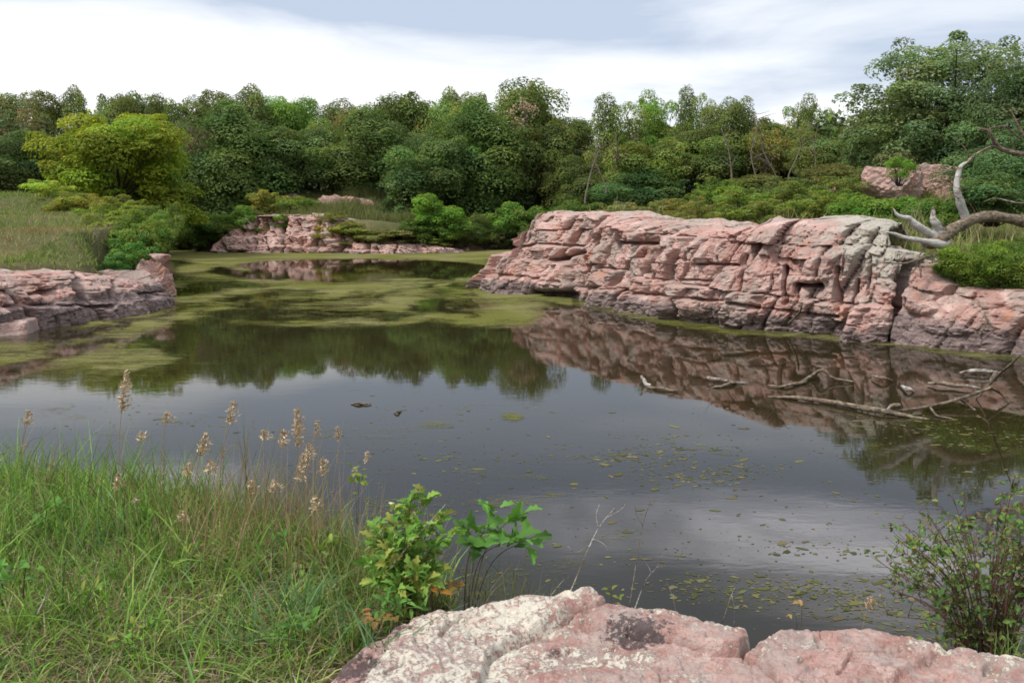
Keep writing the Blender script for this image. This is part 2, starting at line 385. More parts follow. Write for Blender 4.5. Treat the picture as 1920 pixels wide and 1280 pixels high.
# control points: x, y, land height, inset of the soil edge behind the water line, ramp width
CT = np.array([
 (-4, 2, 1.85, .1, 1.3), (0, 2, 1.80, .1, 1.3), (4, 2, 1.75, .2, 1.2), (-8, 3, 1.9, .1, 1.4), (8, 3, 1.8, .2, 1.2), (-3, 4.2, 1.78, .1, 1.1), (-2.2, 5, 1.76, .1, 1.0), (-1.2, 4.6, 1.74, .1, 1.0), (-.6, 3.6, 1.74, .1, 1.), (0, 4, 1.60, .1, .9), (1.5, 3.4, 1.5, .1, .6), (3, 3.4, 1.5, .1, .6), (1, 3, 1.66, .1, 1.), (2.5, 4, 1.3, .2, .6), (0, -6, 2.2, .1, 1.3), (-15, 0, 2.4, .1, 1.5), (14, 2, 2.2, .3, 1.5),
 (-18, 29, 1.75, 1.6, .8), (-13.5, 30.5, 1.5, 1.6, .8), (-24, 28, 2.0, 1.6, .8), (-15, 36, 2.7, 1.0, .8), (-18, 34, 2.6, 1.4, .8), (-22, 36, 3.1, 1.4, 1), (-27, 36, 3.5, 1.5, 1), (-24, 44, 4.1, 1, 1), (-32, 46, 4.5, 1, 1), (-19, 41, 3.2, 1, 1), (-36, 30, 3.6, 1.5, 1), (-30, 60, 3.8, .6, 1.5), (-40, 70, 4, .6, 1.5),
 (-26, 75, 1.0, .4, 2), (-27, 84, 2.2, .4, 2), (-22, 78, 1.8, 2.2, 1.2), (-19, 79, 2.6, 2.6, 1.2), (-16, 80, 3.3, 2.6, 1.2), (-14, 84, 4.6, 2.6, 1.2), (-20, 86, 4.3, 2.6, 1.2), (-10, 79, 2.2, 1.8, 1.5), (-6, 80, 1.9, 1, 2), (-2, 79, 1.1, .4, 2.5), (2, 80, 1.4, .4, 2.5), (-10, 90, 4.4, .6, 2), (0, 92, 3.2, .6, 2), (-30, 95, 4.5, .6, 2), (-60, 100, 5, .6, 2), (10, 95, 4, .6, 2),
 (6.5, 44, 2.75, 2.0, .8), (3, 41.5, 2.7, 3.6, .8), (5, 38.5, 2.75, 2.3, .8), (8, 35, 2.6, 1.9, .8), (10.5, 31.5, 2.45, 1.9, .8), (13, 28.5, 2.4, 1.8, .8), (13, 34, 2.9, 1.9, .8), (12, 42, 3.0, 2, .8), (18, 36, 3.5, 2, .8), (20, 45, 4.0, 1, 1), (15, 26.5, 2.0, 1.4, .9), (16, 24.5, 1.5, 1.0, 1.0), (19, 27, 2.6, 1.0, 1.2), (19, 23, 1.5, .9, 1.2), (24, 24, 2.6, 1, 1.2), (24, 30, 3.6, 1, 1.2), (30, 40, 4.6, 1, 1.2), (13, 60, 3.3, .6, 1.2), (24, 65, 4.2, .6, 1.2), (20, 85, 4.5, .6, 1.5), (40, 90, 5.0, .6, 1.5),
 (-120, 40, 6, .6, 2), (120, 40, 7, 1, 2), (0, 160, 6, 1, 2), (0, -60, 5, .3, 2), (-150, 150, 7, 1, 2), (150, 150, 7, 1, 2)])
def lake_sd(x, y):
    """signed distance inland (+) from the water line"""
    pts = [tuple(p) for p in LAKE]
    d = seg_dist(x, y, pts+[pts[0]])
    return np.where(in_poly(x, y, pts), -d, d)
def idw(x, y):
    sw = 0; acc = [0, 0, 0]
    for c in CT:
        w = 1/((x-c[0])**2+(y-c[1])**2+.6)**1.6
        sw = sw+w
        for k in range(3): acc[k] = acc[k]+w*c[2+k]
    return [a/sw for a in acc]
def ground_z(x, y):
    x = np.asarray(x, float); y = np.asarray(y, float)
    L, ins, wd = idw(x, y)
    L = L+.10*fbm(x*.35, y*.35, 0, 3, 3)+.05*fbm(x*1.4, y*1.4, 0, 2, 5)*np.clip(np.hypot(x, y)/12, .3, 1)
    d = lake_sd(x, y)
    return -1.4+(L+1.4)*sstep(0, 1, (d-ins+.25*fbm(x*.8, y*.8, 1, 2, 9)*sstep(8, 16, y))/wd)
def gz1(x, y): return float(ground_z(np.array([x]), np.array([y]))[0])
def axis(lo, hi, step, far, g=1.35):
    a = list(np.arange(lo, hi+1e-6, step)); s = step
    while a[-1] < far: s *= g; a.append(a[-1]+s)
    s = step
    while a[0] > -far: s *= g; a.insert(0, a[0]-s)
    return np.array(a)
def build_ground():
    ax, ay = axis(-44, 44, .42, 900), axis(.6, 106, .42, 900)
    X, Y = np.meshgrid(ax, ay, indexing='ij')
    x, y = X.ravel(), Y.ravel(); z = ground_z(x, y)
    mb = MB(); mb.add(np.stack([x, y, z], 1), grid_faces(len(ax), len(ay)))
    d = lake_sd(x, y); bare = sstep(.7, 0.1, z)*.8
    bare = np.maximum(bare, sstep(82, 88, y-.06*x)*.9)
    bare = np.maximum(bare, sstep(72, 74, y)*sstep(-14, -7, x)*sstep(86, 80, y))
    bare = np.maximum(bare, sstep(46, 54, y)*(x < -20)*.7)
    o = obj('ground', mb.mesh('ground', col=False, vattr={'bare': bare}), M_GROUND); kind(o, 'structure')
build_ground()
mb = MB(); mb.add([(-50, 3.5, 0), (40, 3.5, 0), (40, 90, 0), (-50, 90, 0)], [(0, 1, 2, 3)])
kind(obj('water', mb.mesh('water', col=False), M_WATER), 'structure')

# ------------------------------------------------------------------ duckweed film (one uncountable film on the pond)
def ell(px, py, cx, cy, rx, ry): return np.hypot((px-cx)/rx, (py-cy)/ry)
def algae_cover(px, py, x, y):
    n1 = fbm(x*.22, y*.16, 0, 4, 31); n2 = fbm(x*.7+3*n1, y*.45, 0, 4, 41); n3 = fbm(x*.35, y*.07, 3, 3, 51)
    c = np.zeros_like(px)
    far = sstep(492+6*n3, 482+4*n3, py)*1.15
    pond = sstep(1.06, .90, ell(px, py, 670, 507, 268, 20)+.10*n2)
    mid = sstep(515, 524, py)*sstep(622+14*n1, 596+14*n1, py)*sstep(1075, 960, px)*(.74+.75*n2+.35*n3)
    left = sstep(440+60*n1, 250, px)*sstep(520, 575, py)*sstep(760+20*n1, 690+20*n1, py)*(.50+.85*n2+.5*n3)
    left2 = sstep(800, 420, px)*sstep(600, 640, py)*sstep(745, 680, py)*(.02+.5*n2)
    lshore = sstep(420, 300, px)*sstep(560, 575, py)*sstep(625, 605, py)*.35
    ringc = sstep(.26, .0, np.abs(ell(px, py, 670, 507, 300, 24)-1.02)-.04)*(.85+.3*n3)*sstep(300, 340, px)
    left = np.minimum(left, .60+.25*n2)
    c = np.maximum.reduce([mid, left, left2+.0, ringc, lshore+left])
    c = np.maximum(c, far)
    c = c*(1-pond*(py > 480))
    for pts, w, a in (([(395, 614), (470, 604), (560, 610), (640, 602), (700, 592), (830, 584), (1010, 572)], 6, 1.),
                      ([(600, 532), (760, 527), (905, 523)], 5, .9), ([(335, 484), (400, 494), (470, 508)], 5, 1.),
                      ([(335, 512), (420, 524), (560, 533), (700, 530)], 6, .9), ([(690, 578), (760, 570), (860, 566), (960, 566)], 6, .75),
                      ([(340, 560), (420, 566), (520, 560), (640, 566)], 5, .5), ([(350, 590), (430, 588), (560, 586)], 5, .5),
                      ([(0, 655), (120, 640), (260, 620)], 6, .5), ([(0, 706), (90, 694), (220, 690), (480, 676)], 5, .45), ([(0, 680), (110, 668), (260, 652), (380, 640)], 4, .5), ([(0, 728), (100, 722), (240, 714)], 4, .4)):
        d = seg_dist(px, py+3*n2, pts)
        c = np.maximum(c, a*sstep(w*1.7, w*.25, d)*(.75+.5*n3+.45*n2))
    # green margin along the foot of the big cliff
    d = seg_dist(px, py, [(p[0], p[1]+3) for p in CL_PX+WALL_PX[1:]])
    c = np.maximum(c, (sstep(14, 4, d)*np.where(px < 1075, .95, .62)+.25*n2*(d < 14)))
    c = np.maximum(c, sstep(1080, 1000, px)*sstep(900, 950, px)*sstep(545, 556, py)*sstep(592, 574, py)*.75)
    c = np.maximum(c, sstep(40, 8, np.hypot(px-960, (py-782)*2.6))*.8*(n2 > -.1))
    c = np.maximum(c, sstep(70, 10, np.hypot(px-810, (py-796)*5))*.45)
    c = np.maximum(c, sstep(110, 20, np.hypot(px-130, (py-775)*3.0))*(.30+.5*n2))
    # thin scattered scum on the open water
    scum = (.10+.55*n2+.35*fbm(x*.5, y*1.1, 4, 3, 61))*sstep(640, 800, py)*(.55+.45*sstep(600, 900, px))*sstep(-.35, .25, fbm(x*.18, y*.3, 9, 2, 63)+.15*sstep(900, 1100, py))
    c = np.maximum(c, np.clip(scum, 0, .27))
    return c-.06
def build_algae():
    U = np.arange(-260, 2160, 5.0); V = np.concatenate([np.arange(467.5, 540, 1.2), np.arange(540, 860, 2.4), np.arange(860, 1210, 5.)])
    A, B = np.meshgrid(U, V, indexing='ij'); px, py = A.ravel(), B.ravel()
    a, b = px-960, -(py-640); dz = -F*sp+b*cp; dy = F*cp+b*sp; tt = -H/dz
    x, y = a*tt, dy*tt
    c = algae_cover(px, py, x, y)
    q = grid_faces(len(U), len(V)); keep = (c[q].max(1) > np.where(py[q[:, 0]] > 740, .13, .06)) & (lake_sd(x, y)[q].min(1) < 1.2)
    q = q[keep]; used = np.unique(q); m = -np.ones(len(x), int); m[used] = np.arange(len(used))
    mb = MB(); mb.add(np.stack([x, y, np.full_like(x, .007)], 1)[used], m[q])
    o = obj('duckweed', mb.mesh('duckweed', col=False, vattr={'cover': c[used]}), M_ALGAE); kind(o, 'stuff')
build_algae()
def build_flecks():
    rng = np.random.default_rng(5); P = []
    while len(P) < 3000:
        px, py = rng.uniform(680, 1960), rng.uniform(760, 1200)
        p = at_z(px, py)
        if lake_sd(np.array([p[0]]), np.array([p[1]]))[0] > -.3: continue
        n = float(fbm(p[0]*.45, p[1]*.9, 2, 4, 77))
        if rng.uniform() < .03+max(0, n-.02)*1.6*(.45 if py < 830 else 1): P.append((p[0], p[1]))
    rng2 = np.random.default_rng(6)
    while len(P) < 3300:
        px, py = rng2.uniform(-40, 900), rng2.uniform(730, 980)
        p = at_z(px, py); n = float(fbm(p[0]*.55, p[1]*.55, 2, 3, 79))
        if rng2.uniform() < max(0, n)*1.5: P.append((p[0], p[1]))
    P = np.array(P); N = len(P); s = rng.lognormal(-4.1, .6, N).clip(.006, .07)*np.interp(P[:, 1], [6, 14, 25], [.55, 1.0, 1.6])
    k = 7; th = np.arange(k)/k*2*math.pi
    r = s[:, None]*rng.uniform(.45, 1.1, (N, k)); el = rng.uniform(.8, 2.6, N)[:, None]
    rot = rng.normal(0, .7, N)[:, None]
    vx, vy = r*np.cos(th)*el, r*np.sin(th)
    X = P[:, :1]+vx*np.cos(rot)-vy*np.sin(rot); Y = P[:, 1:]+vx*np.sin(rot)+vy*np.cos(rot)
    V = np.stack([X, Y, np.broadcast_to(rng.uniform(.002, .004, (N, 1)), (N, k))], -1)
    V = np.concatenate([V, np.stack([P[:, 0], P[:, 1], np.full(N, .004)], -1)[:, None]], 1).reshape(-1, 3)
    i = np.arange(N)[:, None]*(k+1); a = np.arange(k)
    T = np.stack([i+k+0*a, i+a, i+(a+1) % k], -1).reshape(-1, 3)
    pal = np.array([(.19, .19, .055), (.23, .21, .09), (.13, .15, .045), (.25, .20, .10), (.17, .18, .10)])
    col = np.repeat(pal[rng.integers(0, len(pal), N)]*rng.uniform(.4, .85, (N, 1)), k, 0)
    mb = MB(); mb.add(V, None, T, col)
    kind(obj('pond_scum', mb.mesh('pond_scum', smooth=False), M_DRY), 'stuff')
build_flecks()

# ================================================================== rock faces
def blocks(u, v, lt, bw, seed, rnd=.10, tilt=0., shear=0., gap=.0):
    """fractured rock: irregular layers cut into irregular blocks -> (offset 0..1, edge 0..1)"""
    rng = np.random.default_rng(seed)
    v = v+tilt*u; lo, hi = v.min()-2*lt, v.max()+2*lt
    bnd = lo+np.cumsum(rng.uniform(.55, 1.5, int((hi-lo)/lt*1.6)+4)*lt)
    li = np.searchsorted(bnd, v); li = np.clip(li, 1, len(bnd)-1)
    ev = np.minimum(v-bnd[li-1], bnd[li]-v)
    uu = u+shear*v
    off = np.zeros_like(u); fac = np.zeros_like(u); eu = np.full_like(u, 9.)
    for L in np.unique(li):
        k = li == L; x = uu[k]; a, b = uu.min()-3*bw, uu.max()+3*bw
        cb = a+np.cumsum(rng.uniform(.4, 1.7, int((b-a)/bw*1.8)+5)*bw)
        ci = np.clip(np.searchsorted(cb, x), 1, len(cb)-1)
        eu[k] = np.minimum(x-cb[ci-1], cb[ci]-x)
        off[k] = rng.uniform(0, 1, len(cb)+1)[ci]
        su, sv = rng.normal(0, .34, len(cb)+1)[ci], rng.normal(.04, .22, len(cb)+1)[ci]
        fac[k] = su*(x-.5*(cb[ci-1]+cb[ci]))+sv*(v[k]-.5*(bnd[li[k]-1]+bnd[li[k]]))
    e = np.minimum(np.maximum(ev, 0)*3.6, np.maximum(eu, 0))
    return off, 1-np.exp(-(e/rnd)**1.0), fac
def rock_face(name, base, ztop, setb, seed, cap=2.4, du=.045, dv=.045, amp=1., profile=None, cracks=(), bulges=(), lich=None, band=.8, bandsoft=.5, caprise=.12, bottom=-.7, label='', cat='cliff', tilt=.05, shear=-.3, group=None, clamp_end=True, dark=None, nsm=9, lumpy=0., front=None):
    base = np.array(base); seg = np.hypot(*np.diff(base, axis=0).T); s = np.concatenate([[0], np.cumsum(seg)])
    nu = int(s[-1]/du)+1; u = np.linspace(0, s[-1], nu)
    bx, by = np.interp(u, s, base[:, 0]), np.interp(u, s, base[:, 1])
    ker = np.ones(nsm*2+1)/(nsm*2+1)
    def sm(a, k=ker): return np.convolve(np.pad(a, len(k)//2, mode='edge'), k, 'valid')
    bx, by = sm(bx), sm(by)
    zt, sb = sm(np.interp(u, s, ztop)), sm(np.interp(u, s, setb))
    tx, ty = np.gradient(bx), np.gradient(by); big = np.ones(41)/41
    tx, ty = sm(tx, big), sm(ty, big); l = np.hypot(tx, ty); tx /= l; ty /= l
    nx, ny = ty, -tx                                   # base runs with the rock on its left: this points out over the water
    if profile is None: profile = [(-.3, -.02), (0, 0), (.10, .02), (.22, .09), (.26, .16), (.45, .24), (.5, .40), (.70, .52), (.74, .66), (.92, .84), (1., 1.)]
    pr = np.array(profile)
    hmax = zt.max()
    nf = int((hmax-bottom)/dv)+1; nc = int(cap/(dv*1.5))+1
    t = np.linspace(0, 1, nf)
    Z = bottom+(zt[:, None]-bottom)*t[None]
    hf = Z/zt[:, None]
    hf = hf+.22*fbm(u[:, None]*.6, Z*.4, seed, 3, seed)*np.clip(hf, 0, 1)*(1-np.clip(hf, 0, 1))*4
    S = np.interp(hf, pr[:, 0], pr[:, 1])
    if front is not None:
        fp, u0, u1 = front; fp = np.array(fp); k = sstep(u0, u1, u)[:, None]; S = S*(1-k)+np.interp(hf, fp[:, 0], fp[:, 1])*k
    S = S*sb[:, None]
    c = np.linspace(0, 1, nc+1)[1:]
    capz = caprise*np.sqrt(c)-.55*sstep(.55, 1, c)
    Zc = zt[:, None]+capz[None]; Sc = sb[:, None]+cap*c[None]
    Z = np.concatenate([Z, Zc], 1); S = np.concatenate([S, Sc], 1)
    onface = np.concatenate([np.ones(nf), (1-sstep(0, .35, c))])[None]
    oncap = 1-onface
    uu = np.broadcast_to(u[:, None], Z.shape)
    P0 = np.stack([bx[:, None]-nx[:, None]*S, by[:, None]-ny[:, None]*S, Z], -1)
    px, py = project(P0)
    # fractures at three sizes
    wu = uu+.18*fbm(uu*.9, Z*.9, 1, 3, seed+1); wv = Z+.5*S+.10*fbm(uu*.9, Z*.9, 5, 3, seed+2)
    o1, e1, f1 = blocks(wu.ravel(), wv.ravel(), 1.45, 1.55, seed+3, .05, tilt, shear)
    o2, e2, f2 = blocks((wu+.15*fbm(uu*1.7, Z*1.7, 12, 2, seed+21)).ravel(), (wv+.16*fbm(uu*1.3, Z*1.3, 13, 2, seed+22)).ravel(), .50, .62, seed+4, .03, tilt*.7, shear*1.2)
    o3, e3, f3 = blocks((wu+.05*fbm(uu*4, Z*4, 2, 2, seed)).ravel(), wv.ravel(), .12, .27, seed+5, .02, 0, .1)
    o1, e1, o2, e2, o3, e3, f1, f2, f3 = [k.reshape(Z.shape) for k in (o1, e1, o2, e2, o3, e3, f1, f2, f3)]
    D = .46*(o1-.5)+.34*(e1-1)+.17*(o2-.5)+.10*(e2-1)+.025*(o3-.5)+.022*(e3-1)
    D = D+.75*f1+.8*f2+.6*f3+.16*fbm(uu*.7, Z*1.0, 2, 3, seed+6)+.05*fbm(uu*3.2, Z*2.6, 2, 4, seed+7)+.03*fbm(uu*11, Z*13, 2, 3, seed+8)
    if lumpy:
        D = D+lumpy*(1-np.abs(fbm(uu*.9, Z*.7, 4, 2, seed+11))*2.2)
    D = D*amp
    for pts, w, dep in cracks:
        d = seg_dist(px+5*fbm(uu*2.2, Z*2.2, 7, 3, seed+9), py+2*fbm(uu*2.2, Z*2.2, 9, 2, seed+10), pts)
        D = D-1.35*dep*np.exp(-(d/(1.0*w))**2)
    for cx, cy, rx, ry, a in bulges:
        e = ell(px, py, cx, cy, rx, ry); D = D+a*np.sqrt(np.clip(1-e*e, 0, 1))
    Df = D*onface*np.clip((S+1.2)/1.2, .3, 1)
    rise = (.13*(o2-.4)+.06*(e2-1)+.14*fbm(uu*.8, S*.8, 3, 3, seed+12)+.05*fbm(uu*4, S*4, 3, 3, seed+13))*oncap*amp
    P = P0.copy()
    P[..., 0] += nx[:, None]*Df; P[..., 1] += ny[:, None]*Df
    P[..., 2] += rise+.05*(o2-.5)*onface*sstep(.6, 1., Z/zt[:, None])
    mb = MB(); mb.add(P.reshape(-1, 3), grid_faces(*Z.shape))
    zz = P[..., 2]
    bandv = sstep(band+bandsoft, band-bandsoft, zz+.25*fbm(uu*.5, Z, 1, 2, seed+15))
    lv = lich(px, py, zz, uu) if lich else np.zeros_like(zz)
    lv = lv+.35*oncap*(np.asarray(Z) > .5)
    dk = dark(px, py, zz, uu) if dark else np.zeros_like(zz)
    me = mb.mesh(name, smooth=False, col=False, vattr={'band': bandv, 'lich': lv, 'dark': dk})
    o = obj(name, me, M_ROCK); tag(o, label, cat, group)
    return o
def top_z(px_w, py_w, py_top, sb):
    """height of a top edge seen at image row py_top, set back sb metres behind the water line"""
    p = at_z(px_w, py_w); q = at_y(px_w, py_top, p[1]+sb*.85); return q[2]
# --- the big headland on the right
tops = [408, 404, 401, 404, 405, 404, 410, 416, 424, 428, 431, 424, 416, 412, 440]
sbs = [3.7, 3.4, 2.6, 2.2, 2.0, 1.9, 1.8, 1.7, 1.6, 1.5, 1.5, 1.6, 1.6, 1.4, 1.1]
zt = [2.3, 2.5, 2.8, 3.0]+[3.12, 3.15]+[top_z(*p, t, s) for p, t, s in zip(CL_PX[2:], tops[2:], sbs[2:])]
CR = [([(1091, 477), (1074, 502), (1067, 527), (1060, 548)], 4, .75), ([(1017, 489), (1040, 487), (1062, 478), (1092, 474)], 4, .55), ([(1040, 502), (1046, 492)], 13, .40),
      ([(1175, 494), (1166, 516), (1157, 542), (1149, 575)], 3.2, .55), ([(1237, 452), (1234, 468), (1220, 488), (1213, 512)], 3.5, .45), ([(1223, 512), (1217, 552)], 2.4, .35),
      ([(1256, 550), (1265, 578), (1260, 600)], 6, .50), ([(1158, 453), (1186, 455), (1234, 455)], 3.0, .35), ([(1113, 503), (1170, 506)], 1.8, .16), ([(1268, 526), (1338, 526)], 1.8, .16),
      ([(1299, 495), (1378, 498)], 2.4, .25), ([(1074, 540), (1110, 539), (1152, 543), (1254, 556), (1383, 569), (1480, 584), (1577, 592)], 2.6, .20), ([(1473, 500), (1474, 568)], 3.5, .42), ([(1498, 534), (1543, 534)], 3.2, .55),
      ([(1505, 541), (1540, 541)], 9, .22), ([(1498, 534), (1497, 566)], 2.4, .3), ([(1574, 500), (1575, 580)], 3.6, .48), ([(1610, 525), (1601, 575)], 2.6, .32), ([(1633, 482), (1630, 552)], 2.4, .22), ([(1590, 470), (1583, 520)], 2.2, .16), ([(1390, 480), (1388, 560)], 2.6, .3),
      ([(1330, 440), (1336, 520)], 2.4, .25), ([(900, 512), (960, 518), (1055, 528)], 2.6, .2), ([(945, 466), (1010, 458), (1085, 462)], 2.6, .28), ([(1000, 552), (1062, 556)], 8, .7), ([(1698, 505), (1684, 567), (1680, 640)], 9, 1.1)]
BU = [(1536, 486, 42, 44, .30), (1605, 500, 28, 42, .14), (1655, 480, 34, 40, .16), (1650, 530, 26, 32, .1), (1300, 470, 46, 18, .2), (1190, 435, 50, 18, .2), (1105, 520, 18, 22, .15), (1240, 578, 90, 20, .12), (1430, 590, 60, 18, .12)]
rock_face('rock_cliff', TIPBACK+cl_w+[(cl_w[-1][0]+1.3, cl_w[-1][1]+.9)], zt+[2.4], [2.5, 2.5, 2.8, 3.2]+sbs+[.8], 11, cap=3.0, du=.042, dv=.042, cracks=CR, bulges=BU,
          lich=lambda px, py, z, u: .0+.46*sstep(1530, 1640, px)*sstep(575, 520, py)+.24*sstep(1480, 1560, px)*sstep(560, 470, py)+.18*sstep(1.5, 3., z),
          band=.42, bandsoft=.45, front=([(-.3, -.02), (0, 0), (.25, .05), (.28, .16), (.62, .27), (.67, .38), (.90, .55), (.97, .75), (1, 1)], 34, 38), label='long pink cracked cliff jutting into the pond, mirrored in the water', cat='cliff')
wz = [2.0]+[top_z(*p, t, s) for p, t, s in zip(WALL_PX[1:], [538, 545, 548, 552, 560, 570], [.5]*6)]
rock_face('rock_cliff', wall_w, wz, [.4, .6, .6, .6, .6, .7, .8], 23, cap=2.2, du=.045, dv=.045, amp=.62, band=.62, bandsoft=.5, lich=lambda px, py, z, u: 0*z-.1,
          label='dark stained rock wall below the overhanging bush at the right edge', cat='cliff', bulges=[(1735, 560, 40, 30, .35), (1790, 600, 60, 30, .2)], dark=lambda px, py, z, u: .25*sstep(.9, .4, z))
# --- left ledge
lt = [1.75, 1.7]+[top_z(*p, t, s) for p, t, s in zip(LEDGE_PX[2:], [520, 514, 512, 508, 522, 534], [1.3, 1.3, 1.3, 1.2, .8, .6])]
LPROF = [(-.3, -.02), (0, 0), (.2, .05), (.34, .12), (.40, .34), (.62, .46), (.66, .62), (.85, .76), (1, 1)]
LC = [([(110, 545), (75, 556)], 3, .3), ([(205, 528), (208, 560)], 3, .25), ([(278, 548), (282, 585)], 2.6, .35), ([(50, 553), (105, 540)], 3, .35), ([(150, 520), (155, 560)], 9, .35), ([(0, 575), (110, 572), (210, 575)], 2.5, .2), ([(250, 552), (300, 548)], 2, .2)]
rock_face('rock_ledge', ledge_w+[(-13.6, 34.0)], lt+[1.2], [1.4, 1.4, 1.3, 1.3, 1.3, 1.2, .8, .6, .6], 37, cap=2.6, amp=.75, band=.72, bandsoft=.55, profile=LPROF, cracks=LC, tilt=-.04, shear=.2,
          lich=lambda px, py, z, u: .12*sstep(.8, 1.4, z), label='low layered pink rock ledge below the dry grass knoll on the left', cat='rock ledge')
# --- far outcrop across the pond
FO_PX = [(392, 474), (440, 474), (500, 474), (560, 474), (620, 475), (680, 476), (740, 476), (800, 475), (850, 474), (885, 472)]
fo_t = [466, 410, 404, 405, 414, 440, 455, 460, 466, 469]; fo_s = [.6, 2.0, 2.5, 2.6, 3.0, 2.6, 1.9, 1.3, .7, .4]
rock_face('rock_outcrop', [W(*p) for p in FO_PX], [top_z(*p, t, s) for p, t, s in zip(FO_PX, fo_t, fo_s)], fo_s, 51, cap=3.4, du=.08, dv=.08, profile=[(-.3, -.02), (0, 0), (.16, .05), (.2, .30), (.5, .42), (.55, .70), (1, 1)], amp=1.5, band=.1, bandsoft=.2, bottom=-.4,
          lich=lambda px, py, z, u: .05+.22*sstep(1.2, 2.6, z), cracks=[([(535, 405), (528, 470)], 4, .9), ([(600, 412), (590, 470)], 3, .7), ([(640, 425), (632, 472)], 4, .9), ([(480, 405), (476, 440)], 3, .6), ([(692, 440), (690, 474)], 3, .6), ([(745, 455), (742, 474)], 2.5, .5)],
          label='pale pink rock outcrop on the far shore, in front of the dark trees', cat='rock outcrop', tilt=.02, shear=.35)
def boulder(name, px0, px1, pyb, pyt, Y, seed, label, cat='boulder', depth=.7, lich=.1, group=None, dark=0., flat=.6, band=-1.):
    """a free-standing angular rock seen between image columns px0..px1, at distance Y"""
    a, b = at_y(px0, pyb, Y), at_y(px1, pyb, Y); top = at_y((px0+px1)/2, pyt, Y)[2]
    w = (b[0]-a[0])/2; zb = a[2]; hh = (top-zb)
    n = 90; th, ph = np.meshgrid(np.linspace(0, 2*math.pi, 2*n, endpoint=False), np.linspace(-math.pi/2, math.pi/2, n), indexing='ij')
    d = np.stack([np.cos(th)*np.cos(ph), np.sin(th)*np.cos(ph), np.sin(ph)], -1)
    rng = np.random.default_rng(seed); pl = unit(rng.normal(size=(16, 3))*np.array([1, 1, .9])); pl = np.vstack([pl, [[.08, .05, 1.], [0, 0, -1]]]); off = rng.uniform(.62, .95, len(pl)); off[-2] = flat
    r = np.full(th.shape, 1.15)
    for k, o in zip(pl, off):
        c = d@unit(k); r = np.minimum(r, np.where(c > .05, o/np.maximum(c, .05), 9))
    X3, Y3, Z3 = d[..., 0]*w*1.3+seed, d[..., 1]*w*1.3, d[..., 2]*hh*1.6
    r = r*(1+.16*fbm(X3*.9, Y3*.9, Z3*.9, 3, seed)-.10*np.abs(fbm(X3*1.7, Y3*1.7, Z3*2.5, 3, seed+5))+.07*fbm(X3*5, Y3*5, Z3*7, 3, seed))
    P = d*r[..., None]*np.array([w/.95, w*depth, hh*.75/flat*.8]); zz = P[..., 2]
    P = P-np.array([0, 0, zz.max()-0.])
    q = grid_faces(2*n, n); i = np.arange(n-1); m = (2*n-1)*n
    q = np.vstack([q, np.stack([m+i, i, i+1, m+i+1], -1)])
    mb = MB(); mb.add(P.reshape(-1, 3), q)
    k = np.ones(2*n*n)
    o = obj(name, mb.mesh(name, smooth=False, col=False, vattr={'lich': k*lich, 'dark': k*dark, 'band': k*band}), M_ROCK)
    o.location = ((a[0]+b[0])/2, Y, top); tag(o, label, cat, group)
    return o
boulder('boulder', 588, 700, 412, 364, 83, 61, 'pale flat topped boulder above the far outcrop, under the trees', lich=.18, flat=.5)
boulder('boulder', 676, 708, 416, 374, 82, 62, 'small orange pink block at the right end of the pale upper boulder', lich=-.3, flat=.8)
boulder('boulder', 518, 566, 384, 362, 84, 63, 'grey pink boulder half hidden by shrubs atop the far outcrop', lich=.2)
boulder('boulder', 845, 885, 476, 462, 74.5, 64, 'low pale stone at the right end of the far outcrop by the water', lich=0.)
boulder('boulder', 405, 440, 476, 464, 75, 65, 'low pale stone at the left end of the far outcrop by the water', lich=0.)
boulder('boulder', 1618, 1740, 352, 312, 42, 66, 'pink boulder with a smooth sunlit face behind the shrubs on the right plateau', lich=-.1, flat=.42)
boulder('boulder', 1708, 1824, 366, 306, 43.5, 67, 'wide grey pink boulder behind the dead tree branch on the right', lich=.15, flat=.45)
boulder('boulder', 1290, 1312, 396, 374, 46, 68, 'small pale stone poking from the brown grass on the right plateau', lich=.1)
boulder('boulder', 1542, 1572, 372, 350, 42, 69, 'small grey stone between the green shrubs of the right plateau', lich=.2)
boulder('boulder', 78, 116, 424, 400, 41, 70, 'grey pink stone lying uppermost in the dry grass of the knoll', lich=.25)
boulder('boulder', 176, 216, 426, 403, 40, 71, 'grey stone beside the leafy shrubs on the knoll', lich=.25)
boulder('boulder', 84, 132, 468, 444, 34.5, 72, 'grey pink stone lowest in the dry grass of the knoll', lich=.2)
boulder('boulder', 150, 190, 460, 442, 35.5, 73, 'small pale stone in the grass left of the bright green shrub', lich=.25)
boulder('boulder', 262, 334, 580, 484, 35.2, 74, 'tall dark red rock at the water behind the tip of the left ledge', lich=-.2, depth=.9, flat=.8, band=.25)
boulder('boulder', 280, 318, 488, 475, 35.4, 75, 'small pink stone perched above the tall dark red rock', lich=0)
